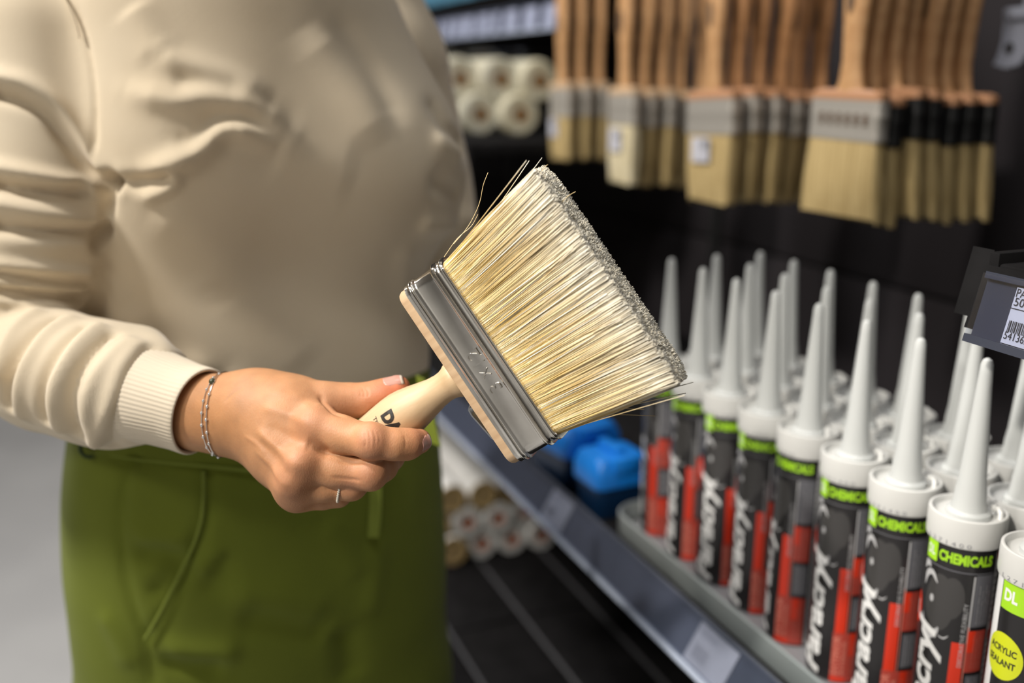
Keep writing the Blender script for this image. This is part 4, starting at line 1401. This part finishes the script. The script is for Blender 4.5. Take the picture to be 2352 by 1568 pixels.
# trousers -------------------------------------------------------------
hipz0 = hips_f.z0
pc = at_y(630, 1640, YC)
legR = [(pc - LAT * .075 + np.array([0, 0, .02]), .098), (np.array([pc[0], pc[1], .45]) - LAT * .085 + FWD * .01, .072), (np.array([pc[0], pc[1], .09]) - LAT * .09, .060)]
legL = [(pc + LAT * .075 + np.array([0, 0, .02]), .098), (np.array([pc[0], pc[1], .45]) + LAT * .085 + FWD * .03, .072), (np.array([pc[0], pc[1], .09]) + LAT * .09 + FWD * .02, .060)]
def trouser_sdf(P):
    f = hips_f(P)
    l = smin(chain(P, legR, .03), chain(P, legL, .03), .015)
    return smin(f, l, .04)
V, Q = nets(trouser_sdf, (-.56, .55, .06), (.16, 1.2, 1.16), .0050)
V = relax(V, Q, 2, .5)
N = vnormals(V, Q)
spec = [
    ([(200, 1042), (320, 1060), (470, 1076), (620, 1088)], -.0022, .0035, False),
    ([(310, 1055), (288, 1110), (276, 1200), (284, 1320), (310, 1410), (336, 1470), (350, 1565)], -.0030, .0045, False),
    ([(478, 1085), (474, 1180), (440, 1275), (395, 1375), (345, 1465)], -.0030, .005, False),
    ([(300, 1270), (370, 1275), (430, 1285)], -.006, .009), ([(300, 1235), (370, 1235), (440, 1240)], .004, .010),
    ([(345, 1380), (385, 1330), (420, 1290)], -.0045, .008),
    ([(450, 1310), (480, 1290), (505, 1250)], .0045, .008), ([(515, 1260), (500, 1330), (480, 1370)], -.003, .010),
    ([(370, 1490), (460, 1500), (560, 1490)], .006, .012), ([(360, 1520), (440, 1530), (520, 1540)], -.006, .010),
    ([(520, 1360), (640, 1380), (760, 1420)], .005, .016), ([(540, 1410), (660, 1430), (760, 1450)], -.005, .016),
    ([(790, 1440), (800, 1500), (810, 1568)], -.006, .014), ([(740, 1200), (790, 1260), (830, 1330)], .003, .012),
    ([(870, 1230), (860, 1330), (850, 1420)], .003, .012),
    ([(230, 1400), (270, 1470), (300, 1540)], .003, .010),
]
V = folds(V, N, trouser_sdf, spec)
ph = V @ np.array([[31., 17., 9.], [12., 27., 22.], [-14., 19., 35.]]).T
V = V + N * (.0009 * (np.sin(ph[:, 0]) + np.sin(ph[:, 1] + .4) + np.sin(ph[:, 2] + 2.5)))[:, None]
tr = link('trousers', new_mesh('trousers', V, Q, True, [M['trouser']]), person)
tag(tr, 'olive green trousers')
def surf_line(pl, sdf, off=0.0006, n=5):
    pts = [hit(sdf, *p) for p in pl]
    return [p - D_ * off for p in catmull(pts, n)]
MB().tube(surf_line([(468, 1082), (468, 1140), (464, 1190), (448, 1245), (420, 1305), (385, 1375), (350, 1440), (334, 1466)], trouser_sdf, .0008), .0016, 8).build('pocket_piping', M['trouser_edge'], tr)
MB().tube(surf_line([(203, 1035), (320, 1054), (470, 1070), (620, 1082), (760, 1075), (900, 1040), (985, 1010)], trouser_sdf, .0006), .0013, 8).build('waistband_edge', M['trouser_edge'], tr)
# hanging tie end
def ribbon(pl, wpx, d_off, name, mat):
    pts = [hit(trouser_sdf, *p) - D_ * d_off for p in pl]
    pts = catmull(pts, 5)
    rr = []
    for p in pts:
        h = wpx / 2 * .86 / FPX
        rr.append([p - R_ * h - D_ * .001, p + R_ * h - D_ * .001, p + R_ * h + D_ * .001, p - R_ * h + D_ * .001])
    return MB().rings(rr).build(name, mat, tr, sharp=30)
ribbon([(862, 1060), (864, 1130), (862, 1190), (858, 1232)], 28, .004, 'tie_end', M['trouser_edge'])
# bow corner at the waist on the right, loop at the left
q = [at(955, 860, .80), at(975, 870, .80), at(1012, 1026, .80), at(978, 1012, .80)]
mb = MB().rings([[p + D_ * k for p in q] for k in (0, .004)])
mb.build('tie_bow', M['trouser'], tr, smooth=False)
lc = at(208, 1028, .80)
mb = MB().tube([lc + R_ * (.0060 * math.cos(a) - .0005) * 1.0 + U_ * .0075 * math.sin(a) + D_ * .004 * math.cos(a) for a in np.linspace(-.4, math.pi * 1.6, 22)], .0016, 8)
mb.build('belt_loop', M['trouser_dark'], tr)
# shoes
for sgn in (-1, 1):
    b = np.array([pc[0], pc[1], 0]) + LAT * .09 * sgn
    f = lambda P, b=b: smin(ellipsoid(P, b + FWD * .06 + np.array([0, 0, .035]), (.05, .05, .035)), smin(ellipsoid(P, b - FWD * .02 + np.array([0, 0, .045]), (.042, .042, .045)), ellipsoid(P, b + FWD * .13 + np.array([0, 0, .03]), (.045, .045, .03)), .04), .04)
    Vs, Qs = nets(f, b + np.array([-.2, -.22, -.005]), b + np.array([.22, .12, .12]), .008)
    Vs[:, 2] = np.maximum(Vs[:, 2], 0.001)
    link('shoe', new_mesh('shoe', Vs, Qs, True, [M['shoe']]), person)

# body: hand and forearm in fine detail, the rest hidden by clothes ---------------------
def q_(x, y, d): return at(x, y, d)
FORE_A = [(q_(380, 905, .684), .0190), (q_(455, 928, .671), .0185), (q_(520, 935, .658), .0180), (q_(590, 935, .648), .0175)]
FORE_B = [(q_(370, 940, .684), .0185), (q_(445, 960, .671), .0172), (q_(508, 972, .660), .0165), (q_(565, 976, .652), .0158)]
MC = [
    [(q_(596, 925, .646), .0170), (q_(660, 945, .632), .0165), (q_(722, 978, .620), .0138)],      # index
    [(q_(590, 955, .643), .0175), (q_(645, 1005, .628), .0155), (q_(694, 1062, .614), .0132)],    # middle
    [(q_(588, 978, .646), .0160), (q_(634, 1040, .633), .0142), (q_(674, 1108, .619), .0122)],    # ring
    [(q_(590, 990, .652), .0140), (q_(636, 1056, .643), .0130), (q_(690, 1126, .632), .0118)],   # little
    [(q_(600, 918, .658), .0155), (q_(680, 922, .650), .0148), (q_(752, 926, .643), .0130)],      # thumb
]
FG = [
    [(q_(722, 980, .620), .0134), (q_(780, 997, .610), .0114), (q_(855, 1014, .6015), .0104), (q_(905, 1020, .604), .0092), (q_(935, 1020, .609), .0090), (q_(962, 1013, .617), .0079)],
    [(q_(694, 1064, .614), .0126), (q_(770, 1077, .613), .0108), (q_(850, 1087, .611), .0100), (q_(878, 1071, .621), .0090), (q_(896, 1048, .632), .0086), (q_(890, 1010, .645), .0078)],
    [(q_(674, 1108, .619), .0118), (q_(745, 1113, .620), .0100), (q_(806, 1113, .6215), .0092), (q_(835, 1092, .629), .0083), (q_(846, 1070, .641), .0078), (q_(840, 1035, .652), .007)],
    [(q_(690, 1126, .632), .0112), (q_(740, 1136, .631), .0088), (q_(777, 1134, .632), .0078), (q_(798, 1114, .643), .0070), (q_(806, 1095, .652), .0066)],
    [(q_(752, 926, .643), .0128), (q_(800, 921, .645), .0112), (q_(846, 918, .6455), .0108), (q_(880, 908, .6455), .0101), (q_(912, 893, .6455), .0090)],
]
TEND = [[q_(600, 925, .6), q_(680, 960, .6), q_(722, 975, .6)], [q_(600, 965, .6), q_(650, 1015, .6), q_(690, 1055, .6)], [q_(592, 1010, .6), q_(630, 1055, .6), q_(668, 1105, .6)]]
KN = [q_(722, 972, .607), q_(690, 1060, .601), q_(668, 1108, .607), q_(676, 1140, .622)]

hprofY = np.array([p[1] for p in hprof])[::-1]; hprofR = np.array([p[0] for p in hprof])[::-1]
def handle_sdf(P):
    d = P - BO
    y = d @ bvec
    r = np.sqrt(np.maximum((d * d).sum(1) - y * y, 0))
    rr = np.interp(np.clip(y, -.115, 0), hprofY, hprofR)
    f = r - rr
    return np.maximum(f, -.1165 - y)

def hand_sdf(P):
    f = smin(chain(P, FORE_A, .012), chain(P, FORE_B, .012), .020)
    p = None
    for m_ in MC:
        g = chain(P, m_, .01)
        p = g if p is None else smin(p, g, .014)
    f = smin(f, p, .020)
    fing = None
    for g_ in FG:
        g = chain(P, g_, .0042)
        fing = g if fing is None else smin(fing, g, .0008)
    # knuckle swellings
    for c, r in ((q_(852, 1009, .5985), .0098), (q_(852, 1083, .609), .0096), (q_(808, 1110, .619), .0088)):
        fing = smin(fing, np.sqrt(((P - c) ** 2).sum(1)) - r, .004)
    f = smin(f, fing, .0060)
    for c in KN:
        f = smin(f, np.sqrt(((P - c) ** 2).sum(1)) - .0046, .014)
    h = handle_sdf(P) - .0001
    f = -smin(-f, h, .0012)                      # fingers close on the handle
    return f

HLO, HHI = np.min([q_(370, 840, .60), q_(370, 840, .70), q_(1000, 1190, .58), q_(1000, 840, .70), q_(370, 1190, .7)], 0) - .03, np.max([q_(1000, 840, .70), q_(1000, 1190, .72), q_(370, 840, .72), q_(370, 1190, .72)], 0) + .03
V, Q = nets(hand_sdf, HLO, HHI, .00085)
V = relax(V, Q, 1, .5)
N = vnormals(V, Q)
spec = [
    # tendons of the back of the hand
    ([(600, 935), (660, 950), (715, 975)], .0010, .0035), ([(590, 985), (640, 1030), (685, 1072)], .0013, .0028), ([(585, 1030), (630, 1080), (662, 1118)], .0011, .0024),
    ([(610, 975), (665, 1005), (705, 1040)], -.0009, .0040), ([(590, 1010), (640, 1060), (672, 1095)], -.0010, .0030),
    ([(700, 1020), (730, 1030), (760, 1040)], -.0012, .0045),
    # index knuckle creases
    ([(836, 992), (840, 1010), (838, 1030)], -.00045, .0008), ([(846, 988), (850, 1008), (848, 1032)], -.00040, .0007), ([(856, 986), (862, 1004), (860, 1028)], -.00040, .0007), ([(866, 990), (872, 1008), (868, 1024)], -.00025, .0007),
    ([(928, 998), (932, 1014), (930, 1030)], -.0003, .0008),
    # thumb joint creases
    ([(832, 890), (837, 902), (835, 914)], -.00055, .0009), ([(840, 890), (846, 902), (843, 912)], -.00045, .0008), ([(826, 893), (829, 903), (828, 912)], -.0003, .0008),
    # web crease
    ([(736, 903), (746, 926), (762, 942), (790, 958)], -.0016, .0022),
    # wrist creases and veins
    ([(515, 925), (540, 900), (560, 890)], -.0004, .0014), ([(560, 1000), (590, 1020), (612, 1045)], .0006, .0016),
    ([(600, 900), (650, 905), (700, 915)], .0005, .003), ([(690, 935), (720, 925), (740, 930)], .0006, .003),
    ([(775, 1058), (820, 1062), (860, 1060)], -.0007, .0014), ([(760, 1096), (800, 1100), (830, 1104)], -.0006, .0012), ([(745, 1122), (775, 1128)], -.0005, .0012),
]
V = folds(V, N, hand_sdf, spec)
# skin tint per vertex: redder at fingertips and knuckles
col = np.tile(np.array([.475, .235, .112]), (len(V), 1))
def blush(c, r, rgb, k):
    w = np.exp(-((np.linalg.norm(V - c, axis=1) / r) ** 2)) * k
    col[:] = col * (1 - w)[:, None] + np.array(rgb) * w[:, None]
for c in KN: blush(c, .012, (.44, .195, .115), .55)
blush(q_(855, 1010, .592), .011, (.45, .195, .120), .6); blush(q_(855, 1090, .595), .012, (.43, .185, .110), .6); blush(q_(808, 1112, .607), .011, (.43, .185, .110), .5)
blush(q_(915, 900, .640), .015, (.50, .125, .06), .85); blush(q_(870, 925, .640), .014, (.47, .16, .08), .6)
blush(q_(970, 1012, .61), .013, (.43, .16, .10), .5); blush(q_(780, 955, .630), .015, (.43, .175, .095), .5)
blush(q_(740, 925, .635), .016, (.48, .25, .14), .5)
blush(q_(500, 950, .640), .030, (.46, .215, .082), .6)
hV, hQ, hC = V, Q, col

# rest of the body, coarse
neck0 = at_y(560, -130, YC + .01)
headc = neck0 + np.array([-.03, -.03, .195]) + FWD * .125
def body_sdf(P):
    tor = torso_f(P) + .012
    f = smin(tor, hips_f(P) + .012, .03)
    f = smin(f, cone(P, neck0 - np.array([0, 0, .06]), neck0 + np.array([0, 0, .14]) + FWD * .03, .055, .05), .03)
    f = smin(f, ellipsoid(P, headc, (.078, .088, .108)), .03)
    f = smin(f, ellipsoid(P, headc - np.array([0, 0, .055]) + FWD * .03, (.055, .055, .055)), .03)
    f = smin(f, ellipsoid(P, headc - np.array([0, 0, .005]) + FWD * .092, (.012, .016, .026)), .015)
    for s_ in (-1, 1):
        f = smin(f, ellipsoid(P, headc + LAT * .078 * s_ - np.array([0, 0, .005]), (.014, .018, .03)), .008)
    f = smin(f, chain(P, [(a, r - .012) for a, r in UARM], .02), .02)
    f = smin(f, chain(P, [(a, r - .012) for a, r in FARM[:-1]] + [(q_(385, 922, .682), .021)], .02), .02)
    f = smin(f, chain(P, [(a, r - .012) for a, r in LARM], .02), .02)
    f = smin(f, chain(P, [(a, r - .012) for a, r in LFOR] + [(at(820, 770, 1.22), .024), (at(800, 800, 1.2), .022)], .02), .02)
    f = smin(f, chain(P, [(a, r - .012) for a, r in legR], .02), .02)
    f = smin(f, chain(P, [(a, r - .012) for a, r in legL], .02), .02)
    return f
bV, bQ = nets(body_sdf, (-.66, .5, .03), (.2, 1.35, 1.95), .009)
bV = relax(bV, bQ, 1, .5)
allV = np.concatenate([hV, bV]); allQ = np.concatenate([hQ, bQ + len(hV)])
me = new_mesh('body', allV, allQ, True, [M['skin']])
ca_ = me.color_attributes.new('tint', 'FLOAT_COLOR', 'POINT')
c4 = np.ones((len(allV), 4), np.float32); c4[:len(hV), :3] = hC; c4[len(hV):, :3] = (.56, .33, .20)
ca_.data.foreach_set('color', c4.ravel())
body = link('body', me, person)
tag(body, 'bare right hand gripping the brush handle, wrist and forearm')

# hair on the head (above the frame)
def hair_sdf(P):
    f = ellipsoid(P, headc + np.array([0, 0, .018]) - FWD * .012, (.105, .112, .118))
    f = np.maximum(f, -ellipsoid(P, headc - np.array([0, 0, .045]) + FWD * .095, (.075, .075, .105)))
    b_ = cone(P, headc - FWD * .085 + np.array([0, 0, .02]), headc - FWD * .10 - np.array([0, 0, .17]), .042, .028)
    return smin(f, b_, .03)
Vh, Qh = nets(hair_sdf, headc - .26, headc + .2, .007)
link('hair', new_mesh('hair', Vh, Qh, True, [M['hair']]), person)

# fingernails
def nail(center, normal, along, wid, length, name='fingernail'):
    n_ = np.asarray(normal, float); n_ /= np.linalg.norm(n_)
    a_ = np.asarray(along, float); a_ -= n_ * (a_ @ n_); a_ /= np.linalg.norm(a_)
    s_ = np.cross(n_, a_)
    nu, nv = 12, 14
    V = []; F = []; mats = []
    for i in range(nv + 1):
        f = i / nv
        y = (f - .5) * length
        w = wid / 2 * (1 - .25 * max(0, (f - .75) / .25) ** 2 - .35 * max(0, (.2 - f) / .2) ** 2)
        for j in range(nu + 1):
            x = (j / nu * 2 - 1) * w
            base = np.asarray(center) + a_ * y + s_ * x
            pr = base + n_ * .008
            ts = np.linspace(0, .02, 120)
            fv = hand_sdf(pr - ts[:, None] * n_)
            k = np.argmax(fv < 0)
            if not (fv < 0).any(): k = 70
            edge = abs(j / nu * 2 - 1)
            V.append(pr - ts[k] * n_ + n_ * (.00055 * (1 - edge ** 4) + (.0004 if f > .85 else 0)))
    for i in range(nv):
        for j in range(nu):
            a = i * (nu + 1) + j
            F.append((a, a + 1, a + nu + 2, a + nu + 1)); mats.append(1 if i >= nv - 2 else 0)
    # smooth projection noise
    Va = np.array(V).reshape(nv + 1, nu + 1, 3)
    for _ in range(3):
        Va[1:-1, 1:-1] = .5 * Va[1:-1, 1:-1] + .125 * (Va[:-2, 1:-1] + Va[2:, 1:-1] + Va[1:-1, :-2] + Va[1:-1, 2:])
    me = new_mesh(name, Va.reshape(-1, 3), F, True, [M['nail'], M['nailtip']], mats)
    o = link(name, me, body)
    sol = o.modifiers.new('thickness', 'SOLIDIFY'); sol.thickness = .0004; sol.offset = 1
    return o
tdir = q_(912, 893, .6455) - q_(846, 918, .6455)
nail(q_(906, 878, .642), -R_ * .30 + U_ * .80 - D_ * .50, tdir, .0105, .0125)
idir = q_(962, 1013, .617) - q_(930, 1020, .608)
nail(q_(976, 1016, .612), R_ * .72 - U_ * .38 - D_ * .55, idir + D_ * .006 + U_ * .004, .0085, .0095)

# bracelet: two fine chains with silver beads and one dark stone
brc = empty('bracelet', None, 'thin double silver chain bracelet with tiny beads on the wrist', 'bracelet')
b_top, b_front, b_bot = at(508, 852, .655), at(467, 950, .632), at(502, 1048, .655)
bc = (b_top + b_bot) / 2
nrm = np.cross(b_top - b_front, b_bot - b_front); nrm /= np.linalg.norm(nrm)
u1 = (b_top - bc); u1 -= nrm * (u1 @ nrm); u1 /= np.linalg.norm(u1)
u2 = np.cross(nrm, u1)
if u2 @ D_ > 0: u2 = -u2
def loop_pts(shift, n=72, off=.0009):
    out = []
    for k in range(n):
        a = 2 * math.pi * k / n
        u = u1 * math.cos(a) + u2 * math.sin(a)
        c_ = bc + nrm * shift * (0.35 + .65 * max(0, math.sin(a)))
        out.append(radial_hit(hand_sdf, c_, u) + u * off)
    P_ = np.array(out)
    for _ in range(3): P_ = .5 * P_ + .25 * (np.roll(P_, 1, 0) + np.roll(P_, -1, 0))
    return P_
sgn = 1 if (nrm @ R_) > 0 else -1
l1 = loop_pts(-.0018 * sgn); l2 = loop_pts(.0022 * sgn)
for L_ in (l1, l2):
    MB().tube(list(L_) + [L_[0]], .00038, 6, cap=(False, False)).build('chain', M['silver'], brc)
for L_, idxs in ((l1, (4, 9, 13, 17, 21, 25, 29, 33)), (l2, (2, 6, 11, 15, 19, 23, 27, 31, 35))):
    for k in idxs:
        MB().sphere(L_[k], .00115, 10).build('bead', M['silverbead'], brc)
MB().sphere((l1[6] + l2[6]) / 2, .0023, 14).build('stone_bead', M['greenstone'], brc)

# ring on the ring finger
rg = empty('finger_ring', None, 'thin pale beaded ring on the ring finger', 'ring')
ra, rb = FG[2][1][0], FG[2][2][0]
rc_ = ra + (rb - ra) * .62
rax = rb - ra; rax /= np.linalg.norm(rax)
rax = rax - .18 * U_; rax /= np.linalg.norm(rax)
r1 = np.cross(rax, D_); r1 /= np.linalg.norm(r1); r2 = np.cross(rax, r1)
rp = np.array([rc_ + (r1 * math.cos(a) + r2 * math.sin(a)) * .0106 for a in np.linspace(0, 2 * math.pi, 48, endpoint=False)])
MB().tube(list(rp) + [rp[0]], .00065, 8, cap=(False, False)).build('band', M['silver'], rg)
pearl = principled('pearl_bead', (.80, .74, .62), .3)
for k in range(48):
    if (rp[k] - rc_) @ D_ < .004:
        MB().sphere(rp[k], .00085, 8).build('bead', pearl, rg)
